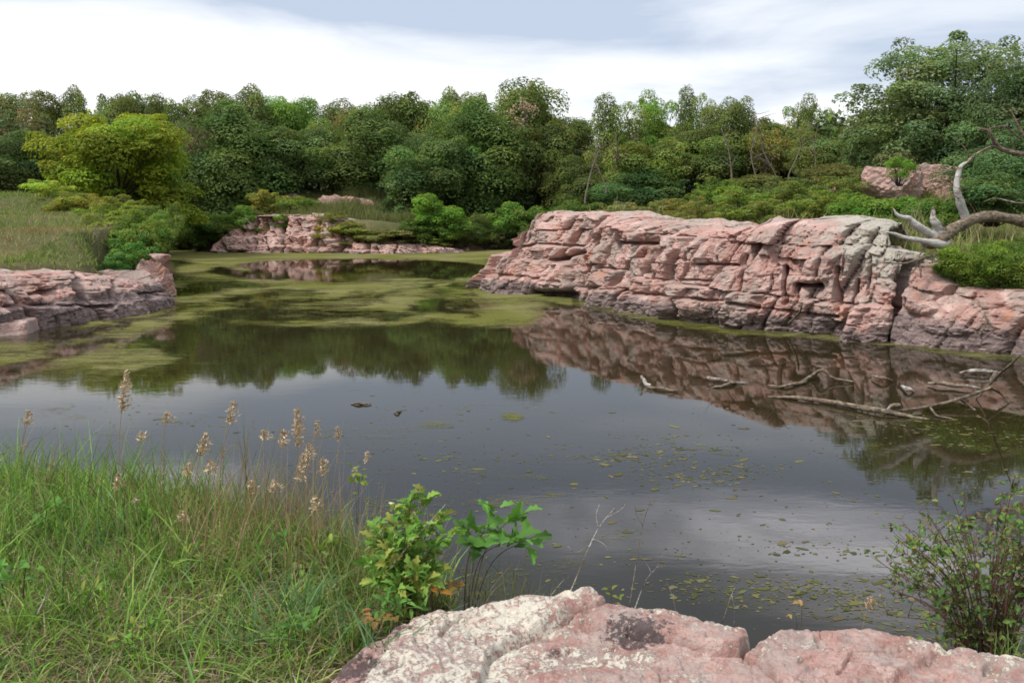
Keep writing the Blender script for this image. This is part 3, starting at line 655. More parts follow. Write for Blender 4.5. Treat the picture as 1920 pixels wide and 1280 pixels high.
def slab():
    # pale flat slab lying at the foot of the left ledge
    A = [W(-40, 632), W(52, 627), W(84, 612), W(70, 606), W(0, 611), W(-50, 614)]
    mb = MB(); A = np.array(A); n = len(A); c = A.mean(0)
    lev = [(-.4, 1.03), (.05, 1.02), (.13, .97), (.30, .98), (.36, .92), (.37, .5), (.38, .05)]
    V = []; K = 10
    th = np.linspace(0, n, n*K, endpoint=False); i = th.astype(int); f = (th-i)[:, None]
    ring = A[i % n]*(1-f)+A[(i+1) % n]*f
    for z, s in lev:
        r = c+(ring-c)*s; r = r+.03*np.stack([fbm(r[:, 0]*3, r[:, 1]*3, z*9, 3, 5), fbm(r[:, 0]*3, r[:, 1]*3, z*9, 3, 6)], 1)
        V.append(np.concatenate([r, (z+.05*fbm(r[:, 0]*1.5, r[:, 1]*1.5, 0, 3, 8)*(z > 0))[:, None]], 1))
    V = np.array(V); m = n*K
    V = np.concatenate([V, V[:, :1]], 1)
    mb.add(V.reshape(-1, 3), grid_faces(len(lev), m+1)[:, ::-1])
    k = np.ones(len(lev)*(m+1))
    o = obj('rock_slab', mb.mesh('rock_slab', col=False, vattr={'lich': k*.22, 'dark': k*0-.5, 'band': k*-1}), M_ROCK); tag(o, 'pale flat rock slab at the waterline in front of the left ledge', 'rock slab')
slab()

# ================================================================== trees and shrubs
def crown(seed, K, rad, cz, cr, nleaf, L, squash=.82, shell=(.5, 1.), up=.6, zmin=.1, Wf=.55, tuft=.25, yellow=0., brown=0.):
    rng = np.random.default_rng(seed); rad = np.array(rad)
    C = []; 
    while len(C) < K:
        d = unit(rng.normal(size=3)); r = rng.uniform(shell[0]**2, shell[1]**2)**.5
        ang = math.atan2(d[1], d[0]); r *= .88+.24*math.sin(ang*3+seed)*math.sin(d[2]*3+seed*2)+.1*rng.uniform()
        p = d*r*rad+np.array([0, 0, cz])
        if p[2] > zmin: C.append(p)
    C = np.array(C); mb = MB()
    size = cr*rng.uniform(.5, 1.5, K)
    ntuft = int(K*tuft)
    for i in range(ntuft):                # small sprays poking out of the outline
        k = rng.integers(0, K); d = unit(C[k]-np.array([0, 0, cz])+np.array([0, 0, .12])); C = np.vstack([C, C[k]+d*size[k]*rng.uniform(.7, 1.1)]); size = np.append(size, size[k]*rng.uniform(.35, .6))
    for c, s in zip(C, size):
        n = max(12, int(nleaf*(s/cr)**2)); d = unit(rng.normal(size=(n, 3))); d[:, 2] = np.where((d[:, 2] < -.25) & (rng.uniform(size=n) < .6), -d[:, 2], d[:, 2])
        rr = s*(.72+.34*rng.uniform(size=n)**.6)*(1+.22*fbm(d[:, 0]*2+c[0]*9, d[:, 1]*2, d[:, 2]*2+c[2]*7, 2, seed))
        P = c+d*rr[:, None]*np.array([1, 1, squash])
        nn = unit(d*1.0+np.array([0, 0, up])+.38*rng.normal(size=(n, 3)))
        base = rng.uniform(.66, 1.34); t = base*rng.uniform(.82, 1.18, n)
        col = np.stack([t*(1+.10*rng.normal()), t, t*rng.uniform(.8, 1.15)], 1)
        if yellow: k = rng.uniform(size=n) < yellow*rng.uniform(0, 2); col[k] *= np.array([1.5, 1.15, .75])
        if brown:
            k = rng.uniform(size=n) < brown*rng.uniform(0, 2); col[k] *= np.array([2.3, 1.05, .9])
        cards(mb, P, nn, L*rng.uniform(.6, 1.35, n), L*Wf*rng.uniform(.6, 1.3, n), rng, col)
    return mb.mesh('crown', smooth=False), C[:K], size[:K]
def trunk_mesh(seed, C, cz, r0=.018, limbs=9, lean=.05, split=.3, name='trunk', sides=7):
    rng = np.random.default_rng(seed); mb = MB()
    top = np.array([rng.normal()*lean, rng.normal()*lean, cz+.05])
    ln = smooth_line([(0, 0, -.06), (rng.normal()*lean*.4, rng.normal()*lean*.4, split*.6), top*np.array([.7, .7, .75]), top], 12)
    tube(mb, ln, np.linspace(r0*1.15, r0*.35, 12), sides, wob=.1, rng=rng)
    idx = rng.permutation(len(C))[:limbs]
    for i in idx:
        a = ln[rng.integers(3, 8)]; b = C[i]; m = (a+b)/2+np.array([rng.normal()*.02, rng.normal()*.02, -.03+.03*rng.normal()])
        tube(mb, smooth_line([a, m, b], 7), np.linspace(r0*.5, r0*.12, 7), 5, wob=.1, rng=rng)
        if rng.uniform() < .8:
            j = idx[rng.integers(0, len(idx))]; tube(mb, smooth_line([m, (m+C[j])/2+.02*rng.normal(size=3), m*.4+C[j]*.6], 5), np.linspace(r0*.25, r0*.08, 5), 4, rng=rng)
    return mb.mesh(name, col=False, vattr=None)
PROTO = {}
def proto(key, seed, mat=None, limbs=9, r0=.018, lean=.05, split=.3, **kw):
    me, C, S = crown(seed, **kw)
    tm = trunk_mesh(seed+100, C, kw['cz'], r0, limbs, lean, split)
    me.materials.append(M_LEAF); tm.materials.append(mat or M_BARK)
    PROTO[key] = (tm, me)
proto('oak_a', 1, K=56, rad=(.38, .38, .35), cz=.60, cr=.135, nleaf=480, L=.026, shell=(.62, 1.), brown=.02, tuft=.3)
proto('oak_b', 2, K=62, rad=(.40, .40, .38), cz=.57, cr=.125, nleaf=440, L=.026, shell=(.62, 1.), brown=.02, tuft=.3)
proto('oak_c', 3, K=52, rad=(.42, .40, .33), cz=.62, cr=.15, nleaf=480, L=.027, tuft=.3)
proto('oak_low', 4, K=72, rad=(.42, .42, .43), cz=.50, cr=.135, nleaf=400, L=.026, zmin=.04, tuft=.3)
proto('layered', 5, K=105, rad=(.43, .43, .45), cz=.50, cr=.11, nleaf=330, L=.026, squash=.5, zmin=.05, yellow=.03, up=.9, tuft=.4)
proto('sparse_a', 6, K=50, rad=(.34, .34, .40), cz=.56, cr=.10, nleaf=260, L=.024, shell=(.3, 1), limbs=16, mat=M_PALEBARK, r0=.012)
proto('sparse_b', 7, K=46, rad=(.34, .34, .38), cz=.58, cr=.095, nleaf=260, L=.024, shell=(.35, 1), limbs=14, mat=M_PALEBARK, r0=.012, lean=.09)
proto('big', 8, K=110, rad=(.43, .43, .42), cz=.55, cr=.085, nleaf=300, L=.019, shell=(.45, 1.02), tuft=.7, zmin=.05, squash=.75, limbs=16)
proto('thin', 9, K=40, rad=(.40, .40, .34), cz=.60, cr=.095, nleaf=110, L=.024, shell=(.4, 1), limbs=26, mat=M_PALEBARK, r0=.014, brown=.12)
def tree(px, top, w, Y, key, col, label, seed, name='tree', cat='tree', group=None, zb=None, wf=.86):
    col = tuple(c*1.9 for c in col) if col[1] < .115 else col
    col = (col[0]*1.22, col[1]*1.32, col[2]*1.15)
    p = at_y(px, top, Y); z0 = gz1(p[0], Y) if zb is None else zb
    z0 = max(z0, .1)
    h = (p[2]-z0)/1.03; wid = w/F*Y/wf
    r = random.Random(seed)
    e = empty(name, (p[0], Y, z0), label, cat, group, rz=r.uniform(0, 6.28), scale=(wid, wid*r.uniform(.9, 1.1), h))
    tm, cm = PROTO[key]
    obj('trunk', tm, None, e); obj('crown', cm, None, e, color=col)
    return e
DK = (.145, .170, .062); DK2 = (.125, .150, .056); MID = (.175, .215, .066); OLV = (.195, .20, .07); LG = (.19, .285, .075); BR = (.17, .165, .10); YG = (.205, .238, .038)
FB = 'trees of the far wood'
T = [
 # back row along the skyline, left to right
 (-60, 160, 190, 96, 'oak_a', DK, 'dark oak cut by the left edge, back row'),
 (30, 152, 130, 90, 'thin', BR, 'thin grey brown tree with bare limbs at the top left corner'),
 (112, 165, 110, 95, 'oak_b', DK, 'dark oak showing its top just left above the yellow-green tree'),
 (236, 158, 110, 97, 'oak_c', DK, 'dark oak showing its top behind the right side of the yellow-green tree'),
 (305, 168, 120, 94, 'sparse_a', DK, 'loose dark crown with sky gaps right of the yellow-green tree'),
 (355, 182, 120, 93, 'oak_a', DK2, 'dark oak behind the brownish thin tree'),
 (362, 205, 110, 88, 'thin', BR, 'brownish half bare tree beside the right flank of the yellow-green tree'),
 (440, 164, 150, 96, 'oak_b', DK, 'dark skyline oak left of the light green treetop'),
 (540, 166, 110, 99, 'oak_c', LG, 'fresh light green treetop rising behind the darker oaks'),
 (636, 186, 140, 97, 'oak_a', DK, 'dark skyline oak right of the light green treetop'),
 (700, 182, 110, 95, 'thin', MID, 'loose tree with sky showing through, above the orange leaves'),
 (768, 166, 165, 98, 'oak_c', DK, 'broad dark skyline oak left of the tallest middle oak'),
 (860, 166, 130, 94, 'oak_b', MID, 'green oak leaning on the left side of the tallest middle oak'),
 (960, 148, 200, 92, 'oak_a', DK, 'tallest dark oak in the middle of the skyline'),
 (1062, 208, 120, 92, 'oak_c', DK2, 'low dark oak at the dip in the skyline'),
 (1155, 164, 120, 84, 'sparse_a', MID, 'narrow tree standing right of the skyline dip'),
 (1165, 240, 130, 88, 'oak_b', DK2, 'olive oak filling the space under the narrow tree right of the dip'),
 (1238, 152, 110, 86, 'sparse_b', LG, 'tall loose tree with bright leaves right of the narrow tree'),
 (1302, 150, 84, 86, 'sparse_a', MID, 'slim column shaped tree, the right one of the tall skyline pair'),
 (1270, 218, 150, 90, 'oak_c', DK, 'dark oak below the tall skyline pair'),
 (1372, 186, 110, 84, 'oak_a', DK, 'dark oak right of the slim column shaped tree'),
 (1440, 210, 110, 80, 'thin', OLV, 'thin tree with bare pale limbs right of the dark oak'),
 (1500, 164, 90, 82, 'sparse_b', MID, 'slim tree with a split top left of the bright sky gap'),
 (1548, 192, 90, 84, 'sparse_a', LG, 'light green slim tree at the bright sky gap'),
 (1500, 245, 180, 86, 'oak_low', DK2, 'olive spreading tree low under the split top tree'),
 (1600, 226, 80, 78, 'sparse_a', MID, 'small green tree on the right rim of the bright sky gap'),
 (1420, 280, 170, 86, 'oak_low', DK2, 'dark low tree behind the bare saplings'),
 (1340, 235, 170, 82, 'oak_a', DK, 'mid green oak in front of the dark oak right of the column shaped tree'),
 (1450, 215, 150, 84, 'oak_c', DK, 'mid green rounded tree left of the split top tree'),
 (1555, 250, 150, 76, 'oak_b', DK, 'olive tree standing below the bright sky gap'),
 (1220, 262, 150, 82, 'oak_b', MID, 'mid green tree below the tall loose tree'),
 # front row at the water
 (30, 255, 190, 72, 'oak_low', (.058, .078, .034), 'dark bushy tree at the left edge, behind the grassy knoll'),
 (212, 172, 262, 66, 'layered', YG, 'bright yellow-green layered tree behind the knoll'),
 (432, 206, 205, 84, 'oak_low', (.062, .09, .036), 'front oak left of the far outcrop with foliage to the ground'),
 (556, 236, 170, 86, 'oak_b', (.074, .10, .042), 'front oak right behind the far outcrop'),
 (330, 290, 120, 88, 'oak_low', DK2, 'dark shaded tree between the yellow-green tree and the front oak'),
 (700, 214, 215, 88, 'oak_low', (.070, .094, .040), 'front oak above the pale upper boulder'),
 (796, 250, 170, 83, 'oak_a', (.064, .088, .036), 'front oak left of the leaning pale limb'),
 (884, 202, 205, 86, 'oak_low', (.062, .092, .034), 'front oak with drooping branches under the tallest oak'),
 (1008, 228, 160, 87, 'oak_b', DK2, 'dark front oak just left of the skyline dip'),
 (1085, 300, 120, 84, 'oak_low', DK2, 'dark shaded tree over the tip of the cliff'),
 (1200, 320, 150, 80, 'oak_low', (.055, .09, .04), 'dark bush like tree behind the brown grass of the plateau'),
 # right
 (1792, 56, 330, 50, 'big', (.082, .104, .054), 'largest tree, tall grey-green crown at the top right'),
 (1925, 105, 230, 47, 'big', (.078, .105, .058), 'grey-green tree cut by the right edge beside the largest tree'),
 (1690, 190, 200, 54, 'oak_b', (.070, .09, .045), 'dark tree at the left foot of the largest tree'),
 (1890, 250, 190, 36, 'oak_low', (.056, .085, .042), 'dark shrubby tree behind the dead tree at the right edge'),
 (1630, 262, 130, 58, 'oak_low', (.066, .086, .044), 'dark low tree left below the largest tree'),
]
for i, (px, top, w, Y, key, col, lab) in enumerate(T):
    tree(px, top, w, Y, key, col, lab, i+3, group=FB)
# pale dead saplings standing before the wood
def sapling(pts, Y, r, label, seed, twigs=9):
    rng = np.random.default_rng(seed); P = np.array([at_y(x, y, Y) for x, y in pts]); b = P[0].copy(); b[2] -= .6
    mb = MB(); ln = smooth_line(np.vstack([b, P]), 14)
    tube(mb, ln-b, np.linspace(r, r*.3, 14), 6, rng=rng)
    for k in range(twigs):
        a = ln[rng.integers(6, 14)]-b; d = unit(np.array([rng.normal(), rng.normal()*.5, rng.uniform(.3, 1.2)]))*rng.uniform(.5, 1.6)
        tube(mb, smooth_line([a, a+d*.5+.08*rng.normal(size=3), a+d], 6), np.linspace(r*.35, r*.1, 6), 4, rng=rng)
    o = obj('bare_sapling', mb.mesh('bare_sapling', col=False), M_PALEBARK); o.location = tuple(b); tag(o, label, 'tree', 'bare saplings')
sapling([(1098, 368), (1112, 310), (1128, 272)], 70, .10, 'leaning pale bare trunk right of the cliff tip, against dark trees', 1)
sapling([(1136, 350), (1120, 312), (1112, 288)], 70, .07, 'second leaning bare trunk crossing the pale one by the cliff tip', 2)
sapling([(1372, 330), (1366, 282), (1352, 240)], 56, .075, 'leftmost of the bare pale saplings on the plateau', 3)
sapling([(1420, 340), (1408, 290), (1418, 250), (1412, 215)], 54, .06, 'bent bare sapling on the plateau, right of the leftmost one', 4)
sapling([(1455, 330), (1432, 285), (1424, 240)], 55, .06, 'bare sapling on the plateau leaning left, in the thicket middle', 5)
sapling([(1480, 325), (1500, 280), (1498, 238)], 56, .06, 'bare sapling on the plateau leaning right, behind the shrubs', 6)
sapling([(1530, 320), (1528, 270), (1534, 232)], 58, .05, 'rightmost of the bare pale saplings on the plateau', 7)
sapling([(928, 395), (905, 350), (900, 300), (890, 275)], 84, .09, 'grey crooked limb showing among the drooping front oak leaves', 8)

# dead leaf sprays
def spray(px, py, Y, r, col, label, seed, n=260, L=.22):
    rng = np.random.default_rng(seed); c = at_y(px, py, Y); mb = MB()
    for k in range(9):
        q = rng.normal(size=3)*np.array([.5, .3, .55])*r; m = n//9
        d = rng.normal(size=(m, 3))*r*.20
        cards(mb, q+d, rng.normal(size=(m, 3))+np.array([0, -.6, .5]), L*rng.uniform(.6, 1.3, m), L*.6, rng, np.array(col)*rng.uniform(.6, 1.3, (m, 1)))
    tb = MB()
    for k in range(7):
        q = rng.normal(size=3)*np.array([.5, .3, .55])*r; tube(tb, smooth_line([(0, .6*r, -.7*r), q*.4, q], 6), np.linspace(.05, .015, 6), 4)
    o = obj('dead_branch', tb.mesh('dead_branch', col=False), M_PALEBARK); o.location = tuple(c); tag(o, label, 'branch')
    obj('leaves', mb.mesh('leaves', smooth=False), M_DRY, o)
spray(985, 208, 84.5, 1.5, (.44, .33, .24), 'dead branch with beige withered leaves high in the tallest oak', 1, 330)
spray(650, 240, 86, 1.3, (.26, .15, .05), 'branch of orange brown leaves among the dark oaks', 2)
spray(372, 262, 80, 1.6, (.15, .08, .06), 'branch of reddish brown dead leaves right of the yellow-green tree', 3, 200)
spray(1160, 285, 78, 1.5, (.14, .08, .06), 'branch of rusty dead leaves under the narrow skyline tree', 4, 160)

# dark depth of the wood: leaf mass and stems too dense to count
def woods():
    rng = np.random.default_rng(77); mb = MB()
    N = 70000
    x = rng.uniform(-75, 60, N); y = rng.uniform(92, 108, N)+.03*np.abs(x); z = ground_z(x, y)
    zz = z+rng.uniform(0, 1, N)**.9*(5.2+1.6*fbm(x*.15, y*.15, 0, 2, 5))
    cards(mb, np.stack([x, y, zz], 1), rng.normal(size=(N, 3))+np.array([0, -.4, .8]), rng.uniform(.35, .8, N), .4, rng, np.array((.075, .10, .045))*rng.uniform(.6, 1.4, (N, 1)))
    for x0, x1, y0, y1, n in ((27, 62, 36, 92, 34000), (-80, -42, 42, 92, 30000)):
        x = rng.uniform(x0, x1, n); y = rng.uniform(y0, y1, n); z = ground_z(x, y)
        zz = z+rng.uniform(0, 1, n)**.7*(6.5+3*fbm(x*.15, y*.15, 0, 2, 6))
        cards(mb, np.stack([x, y, zz], 1), rng.normal(size=(n, 3))+np.array([0, -.4, .8]), rng.uniform(.35, .8, n), .4, rng, np.array((.10, .13, .055))*rng.uniform(.6, 1.4, (n, 1)))
    for k in range(90):
        a = np.array([rng.uniform(-70, 55), rng.uniform(90, 104), 0]); a[2] = gz1(a[0], a[1])-.2
        tube(mb, smooth_line([a, a+np.array([rng.normal()*.4, 0, 3.]), a+np.array([rng.normal()*.9, 0, 7.])], 6), np.linspace(.2, .1, 6), 5, col=(.05, .042, .034))
    o = obj('woods', mb.mesh('woods', smooth=False), M_DRY); kind(o, 'stuff')
woods()

# ------------------------------------------------------------------ shrubs
def shrub_mesh(seed, K, rad, cz, cr, nleaf, L, squash=.8, yellow=0., brown=0., up=.5, Wf=.5):
    me, C, S = crown(seed, K, rad, cz, cr, nleaf, L, squash, (.35, 1.), up, .02, Wf, .6, yellow, brown)
    me.name = 'foliage'; rng = np.random.default_rng(seed+9); mb = MB()
    for c in C[::2]:
        b = np.array([c[0]*.15, c[1]*.15, -.08]); tube(mb, smooth_line([b, (b+c)/2+.03*rng.normal(size=3), c], 6), np.linspace(.014, .004, 6), 4, rng=rng)
    sm = mb.mesh('stems', col=False); me.materials.append(M_LEAF); sm.materials.append(M_BARK)
    return sm, me
SH = {'round': shrub_mesh(21, 46, (.42, .42, .40), .46, .14, 190, .050), 'wide': shrub_mesh(22, 50, (.48, .42, .36), .42, .13, 190, .046, yellow=.12),
      'open': shrub_mesh(23, 40, (.44, .44, .44), .50, .11, 120, .050, yellow=.15, Wf=.4), 'fine': shrub_mesh(24, 60, (.46, .46, .44), .46, .11, 220, .032, yellow=.1), 'near': shrub_mesh(25, 70, (.47, .45, .42), .46, .11, 240, .030, yellow=.1)}
def shrub(px, top, bot, w, Y, key, col, label, seed, name='shrub', cat='shrub', group=None):
    col = (min(col[0]*2.1, col[1]*1.75), col[1]*1.85, col[2]*1.5)
    if Y > 70 and bot > 420:            # stand it where the bank rises
        ys = np.arange(71, Y+8, .25); rr = ray(px, bot); q = np.array([0, 0, H])+rr*(ys/rr[1])[:, None]
        hit = np.nonzero(ground_z(q[:, 0], ys) >= q[:, 2])[0]
        if len(hit): Y = float(ys[hit[0]])
    p = at_y(px, top, Y); b = at_y(px, bot, Y); z0 = b[2]-.1; h = (p[2]-z0)/1.0; wid = w/F*Y/.98
    r = random.Random(seed)
    e = empty(name, (p[0], Y, z0), label, cat, group, rz=r.uniform(0, 6.28), scale=(wid, wid*r.uniform(.8, 1.), h))
    sm, fm = SH[key]; obj('stems', sm, None, e); obj('foliage', fm, None, e, color=col)
    return e
BG = (.085, .17, .035); G1 = (.085, .135, .040); G2 = (.060, .10, .034); YO = (.15, .17, .05); TAN = (.17, .15, .085); BLG = (.075, .15, .055)
S = [
 # far shore
 (808, 350, 436, 100, 79, 'round', BG, 'bright green round shrub, leftmost at the foot of the far wood'), (848, 378, 440, 70, 78, 'round', BG, 'bright green shrub leaning right of the leftmost bright one, far shore'),
 (950, 366, 446, 90, 79, 'round', (.07, .145, .035), 'bright green bush on the far bank near the cliff tip'), (1005, 372, 440, 100, 78, 'wide', (.065, .125, .035), 'mid green bush on the far bank, partly behind the cliff tip'),
 (895, 395, 448, 80, 78.5, 'fine', G2, 'dark low bush between the bright green bushes of the far bank'), (735, 362, 420, 70, 82, 'fine', (.04, .085, .04), 'dark bluish round bush right of the orange block'), (680, 384, 414, 40, 80, 'fine', (.035, .08, .04), 'small dark bush in front of the pale upper boulder'),
 (1075, 360, 430, 110, 74, 'wide', (.06, .11, .035), 'dark green bush right behind the top of the cliff tip'),
 (525, 396, 432, 56, 76.0, 'round', (.085, .16, .035), 'yellowish green bush growing in the face of the far outcrop'), (500, 345, 405, 80, 79.5, 'open', OLV, 'olive scrub on the left top of the far outcrop'), (560, 358, 402, 90, 79, 'wide', G1, 'grey-green scrub on the middle top of the far outcrop'),
 (650, 412, 446, 110, 76.6, 'wide', YO, 'yellowish low scrub on the right slope of the far outcrop'), (720, 424, 448, 110, 76.8, 'wide', (.13, .125, .06), 'brownish low scrub beside the yellowish one on the far outcrop'), (800, 436, 460, 90, 77, 'fine', G1, 'low green scrub above the waterside stones of the far outcrop'),
 (400, 390, 452, 110, 82, 'wide', (.06, .115, .03), 'dark green shrub on the far bank left of the outcrop'), (352, 380, 460, 90, 80, 'fine', G2, 'dark shrub at the water in the far left corner of the pond'), (452, 376, 436, 80, 80, 'round', (.07, .14, .035), 'green shrub touching the left end of the far outcrop'),
 (905, 410, 462, 70, 75.6, 'wide', (.05, .085, .03), 'dark low bush at the water on the far bank, left of the two dark ones'), (960, 414, 464, 80, 75.2, 'fine', (.045, .08, .03), 'dark low bush at the water on the far bank, middle one'), (1010, 410, 462, 90, 75, 'wide', (.055, .09, .03), 'dark low bush at the water on the far bank, touching the cliff tip'),
 (868, 425, 466, 60, 75.4, 'open', (.09, .085, .05), 'brownish twiggy bush at the water right of the far outcrop'), (930, 436, 468, 60, 74.2, 'open', (.085, .07, .05), 'reddish brown twiggy bush by the far water'), (985, 438, 468, 60, 73.6, 'open', (.08, .07, .045), 'brown twiggy bush by the far water near the cliff'),
 (840, 395, 455, 110, 77.2, 'wide', (.06, .115, .03), 'green bush above the right end of the far outcrop'), (778, 400, 450, 90, 77.6, 'round', (.055, .10, .03), 'dark green bush on the right slope of the far outcrop'), (480, 418, 446, 50, 75.6, 'open', (.08, .12, .04), 'green scrub growing from a ledge at the left of the far outcrop'), (575, 428, 452, 44, 75.4, 'round', (.075, .12, .035), 'small green bush between the blocks of the far outcrop'), (620, 440, 464, 50, 74.6, 'open', (.11, .12, .05), 'olive tuft low on the far outcrop near the water'), (620, 392, 424, 70, 78, 'open', (.13, .135, .05), 'olive tuft of scrub below the pale upper boulder'), (475, 388, 412, 50, 77, 'open', (.08, .10, .04), 'small scrub on the left shoulder of the far outcrop'),
 (375, 420, 466, 70, 77.5, 'wide', (.06, .105, .035), 'low green bush at the far left water edge of the pond'), (420, 404, 462, 60, 76.5, 'open', (.075, .11, .035), 'loose bush at the left foot of the far outcrop'), (340, 424, 468, 60, 76, 'fine', (.05, .09, .03), 'dark low bush at the farthest left corner of the water'),
 (690, 430, 458, 90, 75.4, 'wide', (.12, .13, .055), 'straw olive scrub over the middle of the waterside ledge'), (745, 440, 464, 80, 75.2, 'open', (.13, .12, .06), 'brown scrub over the right end of the waterside ledge'), (598, 396, 420, 60, 77.4, 'wide', (.115, .13, .05), 'scrub on the crest of the far outcrop, right half'), (655, 405, 440, 70, 77, 'wide', (.095, .125, .045), 'green scrub slope below the orange pink block'),
 # left knoll
 (225, 352, 440, 120, 41, 'open', (.115, .15, .045), 'tall pale green shrub at the back of the knoll thicket'), (282, 388, 486, 80, 36.6, 'wide', (.09, .15, .045), 'leafy green shrub above the small pink stone'), (140, 402, 440, 70, 38.5, 'open', (.13, .15, .055), 'low straw green weeds between the two upper stones of the knoll'), (40, 420, 450, 60, 36, 'open', (.12, .15, .05), 'low weeds in the dry grass near the left edge'), (60, 478, 506, 60, 31.5, 'open', (.11, .15, .05), 'green weeds along the lip of the left ledge'), (130, 480, 508, 70, 31.8, 'open', (.12, .15, .055), 'olive weeds along the lip of the left ledge, right of the green ones'),
 (300, 366, 470, 90, 41, 'open', (.085, .135, .045), 'back green shrub of the thicket at the right end of the knoll'), (190, 392, 470, 110, 37.5, 'open', (.125, .165, .05), 'pale green loose shrub before the grey stones of the knoll'), (60, 366, 400, 90, 43, 'open', (.14, .155, .06), 'straw green weeds on the crest at the left edge'),
 (250, 400, 500, 90, 36.5, 'open', (.10, .165, .05), 'fresh green shrub in the front of the thicket on the knoll'), (120, 372, 412, 80, 41.5, 'open', (.13, .16, .05), 'low straw green shrub between the crest shrub and the loose one'),
 (90, 330, 376, 90, 44, 'open', LG, 'light green shrub on the crest of the knoll'), (150, 352, 408, 100, 42, 'open', YO, 'yellowish loose shrub right of the crest shrub on the knoll'), (150, 385, 425, 70, 40.5, 'round', (.09, .17, .03), 'small bright bush beside the grey stone of the knoll'),
 (215, 370, 450, 120, 40, 'open', (.12, .18, .045), 'yellow-green shrub in the middle of the knoll thicket'), (272, 372, 478, 110, 38, 'open', (.09, .155, .045), 'green shrub on the right end of the knoll above the water'), (235, 430, 520, 110, 35.5, 'open', (.07, .155, .05), 'bluish green leafy shrub at the edge of the left ledge'),
 (300, 400, 480, 60, 37, 'open', G1, 'slender green shrub hanging over the tall dark red rock'), (215, 465, 512, 60, 33.5, 'round', (.07, .16, .055), 'small blue-green bush at the foot of the leafy shrub on the ledge'), (160, 538, 574, 95, 29.6, 'near', (.10, .20, .02), 'vivid green cushion plant on the ledge just above the water'),
 (12, 540, 580, 40, 28.4, 'round', (.045, .10, .04), 'small dark green plant in a crack at the left end of the ledge'), (185, 505, 545, 36, 30.4, 'open', G1, 'thin weed at the lip of the ledge above the cushion plant'),
 # right plateau
 (1220, 392, 428, 90, 38.6, 'open', (.14, .135, .06), 'straw weeds along the cliff edge left of the middle'), (1160, 386, 418, 90, 40, 'open', (.135, .13, .065), 'straw weeds right behind the cliff tip'), (1270, 386, 432, 80, 37.5, 'open', (.12, .135, .05), 'olive weeds along the cliff edge'), (1380, 376, 432, 110, 35, 'open', (.10, .145, .045), 'light green weeds on the cliff edge in the middle'), (1450, 366, 424, 110, 34.5, 'open', (.105, .145, .05), 'light green weeds before the thicket, above the cliff'), (1530, 356, 416, 120, 33.5, 'open', (.10, .15, .045), 'light green bush above the tallest cliff part'), (1575, 318, 380, 110, 40, 'open', (.095, .13, .05), 'olive green bush left behind the pink boulder'), (1110, 404, 462, 60, 38.3, 'fine', (.085, .115, .035), 'small shrub rooted in a crack near the top of the cliff tip'), (1180, 372, 412, 90, 44, 'open', TAN, 'brown dry weeds on the plateau above the cliff tip'), (1235, 366, 418, 110, 41, 'open', (.15, .14, .065), 'brownish weeds right of the dry weeds on the plateau'),
 (1290, 360, 424, 100, 39, 'open', (.13, .135, .05), 'olive weeds beside the small pale stone on the plateau'), (1345, 318, 424, 110, 43, 'open', (.085, .145, .04), 'tall green shrub in front of the leftmost bare sapling'), (1400, 340, 425, 130, 38, 'open', (.095, .155, .045), 'broad green shrub on the plateau before the bent sapling'),
 (1455, 330, 420, 120, 40, 'open', (.10, .14, .055), 'olive green shrub amid the plateau thicket'), (1510, 322, 416, 130, 38, 'open', (.085, .13, .045), 'dull green shrub left of the small grey stone'), (1570, 344, 412, 110, 34, 'open', (.09, .15, .04), 'green shrub above the highest cliff top'),
 (1620, 350, 425, 130, 32, 'wide', (.075, .15, .035), 'bright leafy shrub left of the pink boulder'), (1700, 350, 432, 150, 31, 'wide', (.07, .15, .035), 'bright leafy shrub under the pink boulder'), (1690, 284, 340, 60, 38, 'open', (.09, .18, .04), 'sunlit sprig standing in front of the pink boulder'),
 (1750, 352, 440, 120, 30, 'wide', (.06, .125, .035), 'green shrub directly behind the broken white stubs'), (1560, 300, 372, 200, 48, 'fine', (.075, .10, .045), 'dull thicket below the bright sky gap'), (1420, 322, 372, 160, 50, 'fine', (.075, .105, .045), 'dull thicket behind the broad green shrub'),
 (1870, 300, 410, 170, 29, 'wide', (.050, .095, .045), 'dark shrub under the dead tree bough at the right'), (1835, 438, 540, 150, 22.8, 'near', (.085, .155, .035), 'leafy bush hanging over the dark rock wall'), (1905, 432, 555, 150, 22.2, 'near', (.075, .14, .035), 'leafy bush at the right edge overhanging the rock wall'), (1790, 470, 545, 70, 23.4, 'near', (.07, .135, .035), 'small leafy bush in the corner under the dead tree roots'),
 (1325, 424, 448, 40, 35, 'open', (.10, .165, .04), 'bright weed on the cliff top in the middle'), (1475, 448, 470, 70, 28.2, 'open', (.11, .12, .05), 'dry weed clump on a ledge high on the cliff'), (1560, 440, 458, 40, 26.8, 'open', (.10, .13, .05), 'small weed tuft on the lichen covered cliff top'), (1266, 512, 528, 22, 33.0, 'open', (.09, .15, .04), 'tiny weed growing from the middle of the cliff face'), (1590, 430, 452, 40, 26.4, 'open', (.11, .12, .05), 'brown weed tuft right of the small one on the lichen top'),
]
for i, (px, top, bot, w, Y, key, col, lab) in enumerate(S):
    shrub(px, top, bot, w, Y, key, col, lab, i+50, group='shrubs and weeds round the pond')

